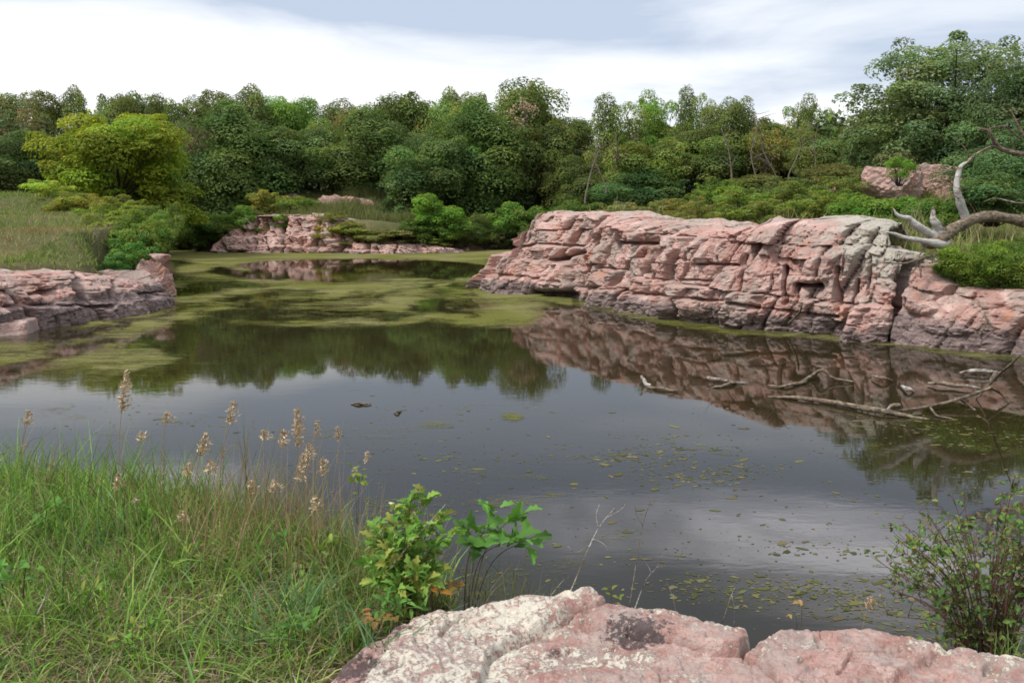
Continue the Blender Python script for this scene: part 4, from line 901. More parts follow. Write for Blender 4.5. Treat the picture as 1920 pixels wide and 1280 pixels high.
# ------------------------------------------------------------------ grass on the knoll and the plateau
def blades(mb, P, h, w, lean, rng, pal, pw=None, bend=.5, seg=3, colvar=.3):
    N = len(P); h = np.broadcast_to(h, (N,)); w = np.broadcast_to(w, (N,))
    az = rng.uniform(0, 2*math.pi, N); ld = np.stack([np.cos(az), np.sin(az), np.zeros(N)], 1)
    fa = rng.uniform(0, math.pi, N); wd = np.stack([np.cos(fa), np.sin(fa), np.zeros(N)], 1)
    ln = np.abs(rng.normal(0, lean, N)); bd = rng.uniform(0, bend, N)
    V = []
    for s in range(seg+1):
        t = s/seg
        c = P+ld*(h*(ln*t+bd*t**2.2))[:, None]; c[:, 2] += h*(t-.35*bd*t**3)
        ww = w*(1-t**1.6*.93)*.5
        V += [c-wd*ww[:, None], c+wd*ww[:, None]]
    V = np.stack(V, 1); k = 2*(seg+1)
    i = (np.arange(N)*k)[:, None]; a = np.arange(seg)*2
    q = np.stack([i+a, i+a+1, i+a+3, i+a+2], -1).reshape(-1, 4)
    pal = np.array(pal); c = pal[rng.choice(len(pal), N, p=pw)]*rng.uniform(1-colvar, 1+colvar, (N, 1))
    mb.add(V.reshape(-1, 3), q, None, np.repeat(c, seg, 0))
def field(name, n, box, h, w, pal, seed, mask, pw=None, lean=.25):
    rng = np.random.default_rng(seed); x = rng.uniform(box[0], box[1], n); y = rng.uniform(box[2], box[3], n)
    z = ground_z(x, y); d = lake_sd(x, y); k = (z > .9) & mask(x, y, d) & (fbm(x*.5, y*.5, 0, 3, seed) > rng.uniform(-.55, .15, n))
    P = np.stack([x, y, z-.03], 1)[k]; mb = MB()
    blades(mb, P, h*rng.uniform(.5, 1.5, len(P))*(1+.6*fbm(P[:, 0]*.4, P[:, 1]*.4, 0, 2, seed+1)), w, lean, rng, pal, pw)
    kind(obj(name, mb.mesh(name, smooth=False), M_BLADE), 'stuff')
pk = lambda x, y, sd: fbm(x*.22, y*.22, 3, 3, sd)
field('dry_grass', 42000, (-34, -13, 27, 50), .20, .028, [(.30, .25, .13), (.37, .31, .17), (.24, .22, .09), (.30, .22, .13)], 3, lambda x, y, d: (d > 1.2) & (pk(x, y, 8)+.25*sstep(-20, -27, x)-.08 > 0), [.3, .25, .25, .2], .55)
field('dry_grass', 70000, (-34, -13, 27, 50), .24, .03, [(.17, .25, .06), (.22, .29, .08), (.13, .19, .05), (.28, .26, .12)], 6, lambda x, y, d: (d > 1.2) & (pk(x, y, 8)+.25*sstep(-20, -27, x)-.08 < .06), None, .55)
field('dry_grass', 60000, (0, 24, 24, 56), .42, .03, [(.30, .25, .14), (.19, .24, .07), (.24, .26, .09), (.16, .21, .06)], 4, lambda x, y, d: (d > 1.5), [.25, .3, .2, .25])
field('dry_grass', 26000, (-2, 17, 24, 50), .75, .03, [(.38, .32, .19), (.27, .29, .11), (.32, .27, .15), (.22, .28, .08)], 7, lambda x, y, d: (d > 1.9) & (d < 5.5) & (pk(x, y, 11) > -.05), None, .3)
field('dry_grass', 60000, (-28, 4, 73, 92), .8, .05, [(.18, .17, .08), (.12, .17, .05), (.16, .17, .06)], 5, lambda x, y, d: (d > .8))
# ================================================================== dead tree lying on the cliff, driftwood
def limb(name, pts, rad, white=0., parent=None, sides=8, n=None, rel=None, seed=1, mat=None):
    """a curved tapering limb through points (px, py, Y)"""
    rng = np.random.default_rng(seed); P = np.array([at_y(*p) for p in pts]); n = n or 5*len(P)
    ln = smooth_line(P, n); ph = rng.uniform(0, 6.28, 3); ln = ln+.45*np.interp(np.linspace(0, 1, n), np.linspace(0, 1, len(rad)), rad)[:, None]*np.sin(np.linspace(0, 1, n)[:, None]*np.array([9., 7., 11.])+ph)*np.linspace(.3, 1, n)[:, None]
    r = np.interp(np.linspace(0, 1, n), np.linspace(0, 1, len(rad)), rad)
    o0 = rel if rel is not None else np.zeros(3); mb = MB(); r = r*(1+.16*fbm(np.linspace(0, n*.35, n), 0, seed, 3, seed)); tube(mb, ln-o0, r, sides, wob=.07, rng=rng)
    k = sum(len(v) for v in mb.v)
    return obj(name, mb.mesh(name, col=False, vattr={'white': np.full(k, white)}), mat or M_DEADWOOD, parent)
b0 = at_y(1770, 450, 23.3)
DT = empty('dead_tree', b0, 'weathered dead tree fallen across the cliff top, white broken stubs and bare limbs', 'dead tree')
limb('trunk', [(2235, 492, 25.2), (2120, 452, 24.6), (2010, 430, 24.2), (1920, 414, 23.9), (1850, 408, 23.6), (1800, 424, 23.4), (1762, 446, 23.2), (1735, 456, 23.1)], [.24, .21, .18, .155, .14, .14, .19, .10], .16, DT, 10, 40, b0, 1)
limb('branch', [(1812, 414, 23.5), (1803, 388, 23.4), (1795, 356, 23.3), (1793, 338, 23.3), (1800, 316, 23.3), (1814, 304, 23.3)], [.12, .11, .09, .075, .06, .03], .62, DT, 8, 24, b0, 2)
limb('branch', [(1811, 307, 23.3), (1826, 292, 23.4), (1850, 278, 23.5), (1866, 274, 23.6)], [.035, .03, .025, .02], 0, DT, 6, 14, b0, 3)
limb('branch', [(2130, 452, 24.6), (2085, 350, 24.4), (2010, 300, 24.2), (1950, 290, 24), (1905, 286, 23.8), (1876, 278, 23.7), (1860, 258, 23.6), (1850, 244, 23.6), (1832, 240, 23.6)], [.14, .12, .10, .085, .07, .06, .05, .035, .015], .15, DT, 7, 26, b0, 4)
limb('branch', [(1950, 290, 24), (1918, 252, 24), (1905, 225, 24), (1893, 205, 24)], [.05, .035, .025, .012], .1, DT, 6, 14, b0, 5)
limb('branch', [(1915, 262, 24), (1890, 240, 23.9), (1868, 238, 23.9), (1840, 246, 23.9)], [.03, .022, .018, .008], .2, DT, 5, 12, b0, 6)
limb('branch', [(1818, 296, 23.4), (1808, 276, 23.4), (1790, 262, 23.4)], [.02, .015, .006], 0, DT, 5, 8, b0, 7)
limb('branch', [(1796, 352, 23.3), (1782, 342, 23.3), (1774, 336, 23.2)], [.03, .02, .01], .2, DT, 5, 8, b0, 8)
limb('broken_stub', [(1760, 444, 23.2), (1738, 434, 23.1), (1716, 424, 23.0), (1706, 410, 22.95), (1694, 406, 22.9), (1681, 402, 22.9), (1675, 392, 22.9)], [.13, .11, .10, .06, .055, .04, .015], .74, DT, 8, 26, b0, 9)
limb('broken_stub', [(1764, 440, 23.2), (1754, 420, 23.1), (1750, 404, 23.1), (1748, 388, 23.1)], [.15, .10, .065, .03], .64, DT, 8, 16, b0, 10)
limb('broken_stub', [(1775, 458, 23.2), (1740, 454, 22.9), (1712, 449, 22.7), (1684, 441, 22.6), (1660, 436, 22.5)], [.15, .085, .065, .05, .02], .76, DT, 8, 22, b0, 11)
for i, (p, r) in enumerate([([(1742, 456, 23), (1730, 470, 22.8), (1722, 482, 22.7)], .03), ([(1750, 478, 22.9), (1725, 486, 22.6), (1690, 494, 22.4), (1655, 492, 22.4)], .035), ([(1722, 478, 22.7), (1724, 500, 22.6), (1728, 520, 22.5)], .04), ([(1726, 490, 22.7), (1714, 506, 22.5), (1706, 514, 22.4)], .025), ([(1790, 494, 23), (1768, 490, 22.7), (1752, 488, 22.6)], .02), ([(1756, 470, 23), (1748, 482, 22.8), (1730, 478, 22.6)], .025)]):
    limb('root', p, [r, r*.9, r*.4], .2, DT, 6, 12, b0, 20+i)
rg = np.random.default_rng(33)
for i, (x, y, Y) in enumerate([(1860, 406, 23.6), (1900, 410, 23.8), (1830, 412, 23.5), (1880, 280, 23.8), (1905, 284, 23.8), (1862, 262, 23.6), (1800, 350, 23.3), (1796, 372, 23.3), (1846, 280, 23.5), (1905, 226, 24), (1775, 446, 23.2), (1720, 450, 22.8), (1880, 240, 23.9)]):
    dx, dy = rg.uniform(-34, 30), rg.uniform(-38, 12)
    limb('twig', [(x, y, Y), (x+dx*.5+rg.normal()*4, y+dy*.6, Y-.1), (x+dx, y+dy, Y-.2+rg.normal()*.1)], [.022, .014, .004], rg.uniform(0, .4), DT, 5, 10, b0, 60+i)
limb('bare_branch', [(1990, 372, 27), (1920, 382, 26.5), (1870, 372, 26.3), (1845, 378, 26.2)], [.035, .03, .02, .008], .35, None, 5, 14, None, 31)
tag(bpy.data.objects['bare_branch'], 'thin pale bare branch reaching in from the right edge below the dead tree limb', 'branch')
def wat(px, py, z): p = at_z(px, py, z); return (px, py, p[1])
def drift(parts, label, name='driftwood', seed=40):
    """parts: list of (points (px, py, z), radii, white); first is the main piece"""
    first = None
    for i, (pts, rad, wh) in enumerate(parts):
        P = [wat(*p) for p in pts]
        if i == 0:
            c = at_z(*pts[len(pts)//2]); first = limb(name, P, [r*.72 for r in rad], wh-.12, None, 8, None, c, seed); first.location = tuple(c); tag(first, label, 'driftwood', 'driftwood stranded in the pond')
        else: limb('twig', P, rad, wh, first, 6, None, c, seed+i)
drift([([(1440, 744, .0), (1500, 746, .05), (1560, 753, .06), (1640, 769, .06), (1690, 777, .04), (1760, 789, -.03)], [.03, .05, .06, .065, .05, .03], -.1)], 'long straight brown log lying lowest among the driftwood', seed=41)
drift([([(1327, 708, .10), (1345, 711, .10), (1368, 715, .06), (1400, 719, .0)], [.05, .055, .05, .03], .74), ([(1330, 728, -.02), (1350, 724, .03), (1378, 717, .05)], [.02, .03, .03], -.1)], 'white barkless stick with a brown twig, left part of the driftwood', seed=44)
drift([([(1202, 704, .20), (1208, 714, .10), (1218, 724, .0)], [.035, .05, .05], .8), ([(1214, 725, .02), (1245, 729, .04), (1272, 733, .02)], [.03, .03, .02], .1)], 'short white stub standing out of the water, leftmost piece', seed=47)
drift([([(1505, 714, .05), (1522, 704, .08), (1538, 695, .22), (1550, 697, .20), (1566, 709, .08), (1600, 716, .03)], [.04, .05, .05, .05, .04, .02], .4), ([(1440, 722, .03), (1470, 724, .04), (1510, 714, .05)], [.015, .03, .04], .25)], 'gnarled arched piece of grey driftwood, middle of the tangle', seed=50)
drift([([(1655, 772, .02), (1712, 767, .06), (1765, 756, .10), (1800, 748, .14), (1838, 734, .22), (1862, 724, .34)], [.02, .04, .045, .04, .04, .02], .3), ([(1800, 748, .14), (1815, 758, .04), (1828, 768, 0)], [.025, .02, .015], .3), ([(1855, 726, .3), (1878, 738, .15), (1893, 756, .0)], [.03, .025, .012], .3), ([(1742, 760, .08), (1756, 778, .03), (1790, 786, 0)], [.02, .02, .01], .3)], 'forked grey branch rising from the water, right part of the driftwood', seed=54)
drift([([(1800, 699, .06), (1820, 695, .09), (1850, 696, .09), (1882, 699, .05)], [.03, .06, .06, .03], .75), ([(1868, 698, .08), (1862, 706, .04), (1856, 714, 0)], [.04, .04, .02], .6)], 'cream coloured barkless log near the right wall', seed=58)
drift([([(1740, 718, .05), (1765, 719, .08), (1798, 722, .08), (1840, 728, .04)], [.03, .06, .06, .02], .6)], 'pale grey floating log below the cream log', seed=62)
drift([([(1635, 704, .06), (1652, 708, .10), (1672, 712, .05)], [.025, .05, .03], .55)], 'small pale chunk of wood right of the gnarled arched piece', seed=64)
drift([([(1690, 724, .03), (1702, 729, .08), (1712, 732, .03)], [.04, .06, .03], .75)], 'small whitish wood chunk above the forked grey branch', seed=66)
drift([([(1664, 768, .05), (1672, 762, .12), (1684, 758, .16), (1690, 764, .05)], [.03, .05, .05, .02], .65)], 'small curled pale chunk at the lower end of the forked branch', seed=68)
drift([([(1830, 748, .0), (1858, 718, .35), (1886, 690, .75), (1916, 664, 1.1)], [.02, .03, .03, .012], -.3)], 'dark slanting branch leaning up toward the right wall', seed=70)
drift([([(1462, 618, .02), (1484, 600, .35), (1498, 588, .6), (1503, 572, .9)], [.035, .045, .045, .03], .05)], 'brown pole leaning on the foot of the big cliff', seed=72)
drift([([(1690, 690, .0), (1702, 672, .25), (1692, 656, .45)], [.012, .012, .006], .2)], 'thin bent twig standing in the water before the dark wall', seed=74)
drift([([(658, 757, .01), (674, 756, .03), (696, 758, .01)], [.015, .035, .015], .2)], 'short brown stick floating alone in the middle of the pond', seed=76)
drift([([(738, 774, .01), (745, 772, .03), (753, 770, .01)], [.012, .03, .012], .35)], 'tiny tan wood chip floating right of the short brown stick', seed=78)
for i, p in enumerate([[(1838, 628, 21.4), (1850, 604, 21.3), (1842, 590, 21.4)], [(1830, 624, 21.3), (1856, 612, 21.2), (1880, 618, 21.1), (1905, 628, 21)], [(1846, 590, 21.4), (1868, 616, 21.2), (1900, 606, 21.1)]]):
    limb('bare_branch', p, [.02, .018, .008], .3, None, 5, None, None, 90+i); o = bpy.data.objects[-1] if False else None
for o, l in zip([o for o in bpy.data.objects if o.name.startswith('bare_branch.')], ['short upright dead twig caught on the dark rock wall', 'low dead twig drooping along the foot of the dark rock wall', 'crossed dead twig on the dark rock wall above the low one']): tag(o, l, 'branch', 'twigs caught on the rock wall')

# ================================================================== the rock underfoot
RP = [(560, 1330), (592, 1280), (640, 1240), (690, 1195), (745, 1160), (800, 1135), (850, 1128), (930, 1127), (985, 1118), (1030, 1122), (1062, 1117), (1105, 1112), (1135, 1132), (1180, 1140), (1240, 1154), (1320, 1166), (1400, 1180), (1409, 1200), (1450, 1188), (1510, 1177), (1600, 1173), (1690, 1186), (1760, 1212), (1840, 1226), (1925, 1238), (2100, 1262)]
ZR = 1.9
def near_rock():
    X, Y = np.meshgrid(np.concatenate([np.arange(-1.6, -1.0, .02), np.arange(-1.0, 2.45, .0042), np.arange(2.45, 4.2, .02)]), np.concatenate([np.arange(.5, 2.35, .02), np.arange(2.35, 4.35, .0048)]), indexing='ij')
    P0 = np.stack([X, Y, np.full_like(X, ZR)], -1); px, py = project(P0)
    wx = px+5*fbm(X*9, Y*9, 0, 3, 301); wy = py+4*fbm(X*9, Y*9, 3, 3, 302)
    inside = in_poly(wx, wy, RP+[(2700, 1290), (9000, 6000), (9000, 30000), (-6000, 30000), (-1200, 6000), (100, 1900), (420, 1500)])
    d = seg_dist(wx, wy, RP); dout = np.where(inside, 0, d); din = np.where(inside, d, 0)
    z = ZR+.022*fbm(X*1.6, Y*1.6, 0, 3, 303)+.012*fbm(X*6, Y*6, 0, 3, 304)+.0045*fbm(X*22, Y*22, 0, 3, 305)+.0045*fbm(X*55, Y*55, 0, 3, 306)-.007*sstep(.25, .5, fbm(X*26, Y*26, 4, 2, 307))
    def raise_poly(poly, h, w):
        i = in_poly(wx, wy, poly); dd = seg_dist(wx, wy, poly+[poly[0]])
        return h*np.where(i, sstep(0, w, dd)**.7, 0)
    z -= .020*np.exp(-(np.abs(fbm(X*3.2, Y*4.5, 8, 3, 311))/.035)**1.2)*sstep(-.1, .3, fbm(X*1.5, Y*1.5, 2, 2, 312))+.006*np.exp(-(np.abs(fbm(X*9, Y*13, 4, 3, 313))/.06)**1.2)
    st = fbm(X*2.2+.4*Y, Y*5, 6, 3, 314)*4; z += .012*(np.floor(st)+sstep(.75, 1., st-np.floor(st)))
    z += raise_poly([(660, 1330), (705, 1250), (780, 1185), (850, 1150), (870, 1153), (1000, 1100), (1150, 1100), (1140, 1136), (1063, 1156), (1003, 1179), (950, 1200), (918, 1228), (880, 1400), (660, 1400)], .034, 10)
    z += raise_poly([(1060, 1162), (1140, 1120), (1400, 1160), (1412, 1190), (1388, 1220), (1353, 1220), (1276, 1204), (1180, 1182)], .032, 8)
    z += raise_poly([(1416, 1200), (1500, 1150), (1600, 1150), (1710, 1170), (1780, 1215), (1700, 1260), (1600, 1330), (1480, 1300), (1440, 1250)], .028, 12)
    z += raise_poly([(1770, 1224), (1840, 1200), (1960, 1220), (1990, 1300), (1800, 1300)], .022, 12)
    z += .008*np.exp(-ell(px, py, 995, 1126, 55, 18)**2)+.010*np.exp(-ell(px, py, 1092, 1124, 48, 18)**2)
    for pts, w, dep in (([(829, 1198), (843, 1175), (868, 1153)], 4, .035), ([(795, 1150), (832, 1158), (868, 1152)], 3, .02), ([(918, 1224), (950, 1202), (1003, 1181), (1063, 1158)], 5, .03), ([(1070, 1156), (1137, 1136)], 3.5, .035),
                        ([(726, 1278), (758, 1256)], 3, .02), ([(1180, 1184), (1276, 1208), (1353, 1225), (1390, 1222), (1411, 1200)], 4.5, .05), ([(1396, 1226), (1450, 1262), (1470, 1290)], 3.5, .035), ([(1570, 1262), (1600, 1230), (1690, 1220)], 2.5, .02), ([(1000, 1260), (1080, 1240), (1180, 1240)], 3, .012), ([(1540, 1180), (1640, 1200), (1760, 1222)], 2.5, .016), ([(1230, 1260), (1320, 1250), (1400, 1262)], 2.5, .012)):
        z -= dep*np.exp(-(seg_dist(wx, wy, pts)/w)**2)
    z -= .10*sstep(760, 640, wx+.55*(wy-1200)*0+((wy-1130)*.75))        # lower left shoulder runs under the grass
    hole = ell(wx, wy, 1860, 1262, 20, 14); z -= .03*sstep(1.1, .6, hole)
    hole2 = ell(wx, wy, 1096, 1166, 14, 5); z -= .02*sstep(1.1, .5, hole2)
    z -= .026*np.exp(-din/7)+np.clip(1.5*(dout/90)**1.25, 0, 2.3)
    z -= .7*sstep(1.7, .7, Y+.25*fbm(X*1.2, Y, 0, 2, 331))+.9*sstep(3.0, 3.9, X+.3*fbm(Y*1.5, X, 0, 2, 332))+.4*sstep(-1.0, -1.5, X)
    lich = .20+.50*sstep(1120, 960, px+(py-1200)*.9)*sstep(640, 720, px+(py-1280)*.75)+.42*np.exp(-ell(px, py, 1130, 1235, 150, 34)**2)+.30*np.exp(-ell(px, py, 1480, 1215, 90, 26)**2)+.25*fbm(X*3, Y*3, 5, 3, 321)+.30*sstep(20, 0, din)*sstep(1000, 1100, px)+.34*np.exp(-ell(px, py, 1700, 1215, 80, 14)**2)+.25*np.exp(-ell(px, py, 1900, 1245, 90, 30)**2)+.32*np.exp(-ell(px, py, 1290, 1275, 60, 14)**2)
    dark = -.10+1.0*np.exp(-ell(px, py, 1200, 1190, 95, 28)**2)+.75*np.exp(-ell(px, py, 650, 1245, 70, 50)**2)+.55*np.exp(-ell(px, py, 740, 1170, 60, 18)**2)+.5*np.exp(-ell(px, py, 1040, 1215, 40, 18)**2)+.4*np.exp(-ell(px, py, 1150, 1165, 60, 12)**2)+.35*np.exp(-ell(px, py, 1560, 1255, 100, 14)**2)+.45*fbm(X*3.5, Y*3.5, 7, 3, 322)+.6*sstep(1.2, .8, hole)  # last term blackens the inside of the small hole
    yel = -.5+.75*np.exp(-ell(px, py, 850, 1232, 45, 12)**2)
    mb = MB(); mb.add(np.stack([X, Y, z], -1).reshape(-1, 3), grid_faces(*X.shape))
    o = obj('boulder', mb.mesh('boulder', col=False, vattr={'lich': lich, 'dark': dark, 'yel': yel, 'band': np.full(X.shape, -1.)}), M_NEARROCK)
    tag(o, 'broad lichen crusted pink rock in the foreground at the bottom of the view', 'boulder')
near_rock()

# ================================================================== grass bank in front
GREEN = [(.17, .31, .05), (.25, .38, .075), (.11, .21, .045), (.34, .28, .16), (.32, .38, .11), (.15, .27, .095)]
def not_rock(x, y, z):
    px, py = project(np.stack([x, y, z], -1)); return ~in_poly(px, py, [(p[0]+14, p[1]+10) for p in RP]+[(2700, 1290), (9000, 30000), (-4000, 30000), (200, 1900), (480, 1500)])
def bank_grass():
    rng = np.random.default_rng(91); mb = MB()
    def put(n, box, h, w, pal, pw, lean, bend, m=lambda x, y: np.ones(len(x), bool), seg=4, spread=.3):
        x = rng.uniform(box[0], box[1], n); y = rng.uniform(box[2], box[3], n); z = ground_z(x, y)
        k = (z > .5) & not_rock(x, y, z) & m(x, y) & (lake_sd(x, y) > .1)
        P = np.stack([x, y, z-.01], 1)[k]
        hh = h*rng.uniform(.45, 1.4, len(P))*(1+.45*fbm(P[:, 0]*2, P[:, 1]*2, 0, 2, 93))
        blades(mb, P, hh, w*rng.uniform(.6, 1.4, len(P)), lean, rng, pal, pw, bend, seg, spread)
    put(21000, (-3.6, .35, 2.0, 6.2), .12, .0075, GREEN, [.27, .2, .2, .13, .1, .1], .6, 1.2, spread=.5)
    put(9000, (-3.6, .3, 2.0, 4.4), .08, .005, [(.32, .25, .14), (.25, .19, .10), (.38, .32, .20)], None, .9, 1.2)
    put(9000, (-3.8, .4, 3.2, 6.3), .17, .006, GREEN, [.25, .15, .3, .12, .08, .1], .35, .9, lambda x, y: fbm(x*2.2, y*2.2, 9, 2, 17) > -.05, spread=.45)
    put(3300, (-4.2, -1.75, 3.6, 6.5), .30, .0075, [(.14, .26, .055), (.20, .33, .07), (.10, .18, .045), (.26, .20, .11)], [.3, .3, .25, .15], .22, .55, lambda x, y: fbm(x*1.2, y*1.2, 5, 2, 7)+.25-(x+2.0)*.5 > 0)
    put(1500, (-1.8, .3, 4.2, 5.4), .32, .005, [(.19, .24, .08), (.33, .27, .16), (.14, .2, .07), (.30, .22, .13)], [.3, .3, .25, .15], .22, .4)
    put(1600, (-.9, .5, 3.4, 4.9), .26, .005, [(.14, .19, .07), (.26, .21, .12), (.10, .15, .05)], None, .3, .6)
    put(1500, (-3.6, .2, 2.3, 5.6), .20, .012, [(.20, .36, .07), (.26, .42, .09), (.17, .30, .10)], None, .45, 1.1, spread=.3)
    put(900, (-1.6, -.1, 4.0, 5.4), .40, .004, [(.33, .22, .13), (.40, .29, .18), (.26, .17, .10), (.18, .24, .08)], None, .2, .35)
    put(2600, (-1.0, .55, 3.3, 4.6), .20, .006, GREEN, None, .35, .8)
    put(420, (-2.0, -.5, 4.0, 5.6), .42, .0045, [(.30, .21, .12), (.38, .28, .17), (.16, .22, .07)], None, .16, .3)
    kind(obj('grass', mb.mesh('grass', smooth=False), M_BLADE), 'stuff')
bank_grass()
def litter():
    # dead blades and thatch lying between the living grass
    rng = np.random.default_rng(95); n = 9000; x = rng.uniform(-3.4, .3, n); y = rng.uniform(2.1, 5.6, n); z = ground_z(x, y); k = not_rock(x, y, z) & (z > .8)
    x, y, z = x[k], y[k], z[k]+rng.uniform(.0, .05, k.sum()); n = len(x); mb = MB()
    az = rng.uniform(0, math.pi, n); L = rng.uniform(.03, .11, n); w = rng.uniform(.0015, .004, n); tl = rng.normal(0, .25, n)
    d = np.stack([np.cos(az), np.sin(az), tl], 1)*L[:, None]; s = np.stack([-np.sin(az), np.cos(az), 0*az], 1)*w[:, None]; c = np.stack([x, y, z], 1)
    V = np.stack([c-d-s, c+d-s*.3, c+d+s*.3, c-d+s], 1).reshape(-1, 3)
    pal = np.array([(.34, .28, .18), (.26, .19, .11), (.42, .36, .26), (.20, .13, .08)])
    mb.add(V, np.arange(n*4).reshape(-1, 4), None, pal[rng.integers(0, 4, n)]*rng.uniform(.7, 1.2, (n, 1)))
    kind(obj('dead_thatch', mb.mesh('dead_thatch', smooth=False), M_DRY), 'stuff')
litter()
def ground_at(px, py, it=6):
    z = 1.75
    for _ in range(it): p = at_z(px, py, z); z = max(.3, gz1(p[0], p[1]))
    p = at_z(px, py, z); p[2] = z; return p
def seed_stalk(bx, by, tx, ty, head, label, seed, Y=None, thick=.0032, dense=2.2, col=(.46, .34, .22)):
    rng = np.random.default_rng(seed); b = ground_at(bx, by) if Y is None else at_y(bx, by, Y); t = at_y(tx, ty, b[1]-.05)
    b = b-np.array([0, 0, .03])
    m = (b+t)/2+np.array([(b[0]-t[0])*.15, 0, .02]); ln = smooth_line([b, m, t], 16)-b
    mb = MB(); tube(mb, ln, np.linspace(thick, thick*.45, 16), 5, (.40, .28, .17))
    o = obj('seed_stalk', mb.mesh('seed_stalk'), M_DRY); o.location = tuple(b); tag(o, label, 'grass stalk', 'dry seed stalks on the bank')
    Lh = np.linalg.norm(ln[-1]); hb = MB(); pal = np.array([col, (.55, .44, .31), (.42, .28, .17), (.60, .51, .39)])
    n = int(75*head/.12*dense); u = 1-rng.uniform(0, 1, n)**1.2*head/Lh
    c = np.stack([np.interp(u, np.linspace(0, 1, 16), ln[:, i]) for i in range(3)], 1)
    side = rng.normal(size=(n, 3))*np.array([1, 1, .3]); side = unit(side); ext = rng.uniform(.002, .034, n)*(.5+np.sin(np.clip((1-u)*Lh/head, 0, 1)*math.pi))
    c = c+side*ext[:, None]*.8+np.array([.25, 0, -.5])*ext[:, None]
    a = unit(side*.6+np.array([.15, 0, .35])+.5*rng.normal(size=(n, 3))); L = rng.uniform(.014, .034, n)[:, None]; w = unit(np.cross(a, rng.normal(size=(n, 3))))*L*.15
    V = np.stack([c-a*L*.5, c+w, c+a*L*.5, c-w], 1).reshape(-1, 3)
    hb.add(V, np.arange(n*4).reshape(-1, 4), None, pal[rng.integers(0, 4, n)]*rng.uniform(.75, 1.15, (n, 1)))
    obj('seed_head', hb.mesh('seed_head', smooth=False), M_DRY, o)
    lb = MB()
    for k in range(1):
        a0 = ln[rng.integers(2, 9)]; d = np.array([rng.choice([-1, 1])*rng.uniform(.05, .14), rng.normal()*.05, rng.uniform(.02, .12)])
        q = smooth_line([a0, a0+d*.5+np.array([0, 0, .05]), a0+d], 8); w = np.linspace(.004, .0008, 8)[:, None]*np.array([0, 0, 1])
        V = np.stack([q-w, q+w], 1).reshape(-1, 3); lb.add(V, grid_faces(8, 2), None, (.26, .20, .12))
    obj('blade', lb.mesh('blade', smooth=False), M_DRY, o)
for i, a in enumerate([
 (575, 1030, 578, 830, .10, 'tan stalk low behind the thickest head'), (548, 1020, 570, 850, .16, 'long fluffy seed head under the thickest head'), (610, 1030, 604, 858, .10, 'short tan stalk beside the long fluffy head'), (655, 1040, 664, 876, .08, 'small tan head low at the right of the cluster'), (520, 1030, 512, 900, .06, 'reddish short stalk at the left foot of the cluster'), (460, 1010, 470, 900, .05, 'thin reddish stalk midway between the rusty head and the cluster'), (590, 1050, 588, 930, .08, 'lowest tan head in the right cluster'), (390, 1010, 392, 862, .07, 'low tan head under the loose pale one'),
 (222, 965, 236, 696, .24, 'tallest tan seed stalk, straight, left of the middle of the grass bank'), (300, 960, 312, 772, .06, 'single stalk with a small tan head right of the tallest stalk'),
 (408, 985, 436, 750, .13, 'stalk with a rusty drooping head in the middle of the bank'), (360, 985, 384, 812, .13, 'loose pale seed stalk leaning left of the rusty headed one'),
 (562, 1010, 556, 764, .22, 'big bushy tan seed head, thickest of the right cluster'), (600, 1010, 592, 792, .14, 'tan seed stalk just right of the thickest head'), (528, 1010, 530, 806, .09, 'short drooping seed head just left of the thickest head'),
 (640, 1030, 632, 800, .12, 'tan seed stalk second from right in the cluster'), (672, 1030, 688, 846, .11, 'rightmost tan seed stalk, bending right above the leafy seedling'), (40, 900, 52, 768, .10, 'small grey seed stalk at the left edge of the bank'),
 (214, 990, 222, 886, .10, 'short dry stalk at the foot of the tallest stalk'), (330, 990, 352, 868, .06, 'low pale stalk between the small tan head and the loose pale one'), (270, 960, 264, 808, .05, 'thin faint stalk right behind the tallest stalk'), (500, 1010, 494, 806, .05, 'thin grey stalk left of the short drooping head'), (340, 1030, 340, 958, .06, 'low fluffy tan head above the bright green clump')]):
    seed_stalk(*a, seed=200+i)

# ------------------------------------------------------------------ leafy plants
def lobed_leaf(L=1., W=.6, lobes=3, n=13, deep=.45):
    t = np.linspace(0, 1, n); env = np.sin(np.clip(t*.93+.04, 0, 1)**.85*math.pi)**.8
    hw = W*.5*env*(1-deep*(.5-.5*np.cos(t*lobes*2*math.pi+math.pi*.2))) if lobes else W*.5*env
    c = np.stack([t*L, 0*t, .10*L*np.sin(t*math.pi)-.10*L*t*t], 1)
    l = c+np.stack([.10*L*env*0+hw*.25, hw, hw*.35], 1); r = c+np.stack([hw*.25, -hw, hw*.35], 1)
    V = np.stack([l, c, r], 1).reshape(-1, 3); return V, grid_faces(n, 3)
def put_leaf(mb, base, p, d, up, s, col):
    V, q = base; d = unit(np.asarray(d, float)); y = unit(np.cross(up, d)); z = np.cross(d, y)
    mb.add(p+s*(V[:, :1]*d+V[:, 1:2]*y+V[:, 2:]*z), q, None, col)
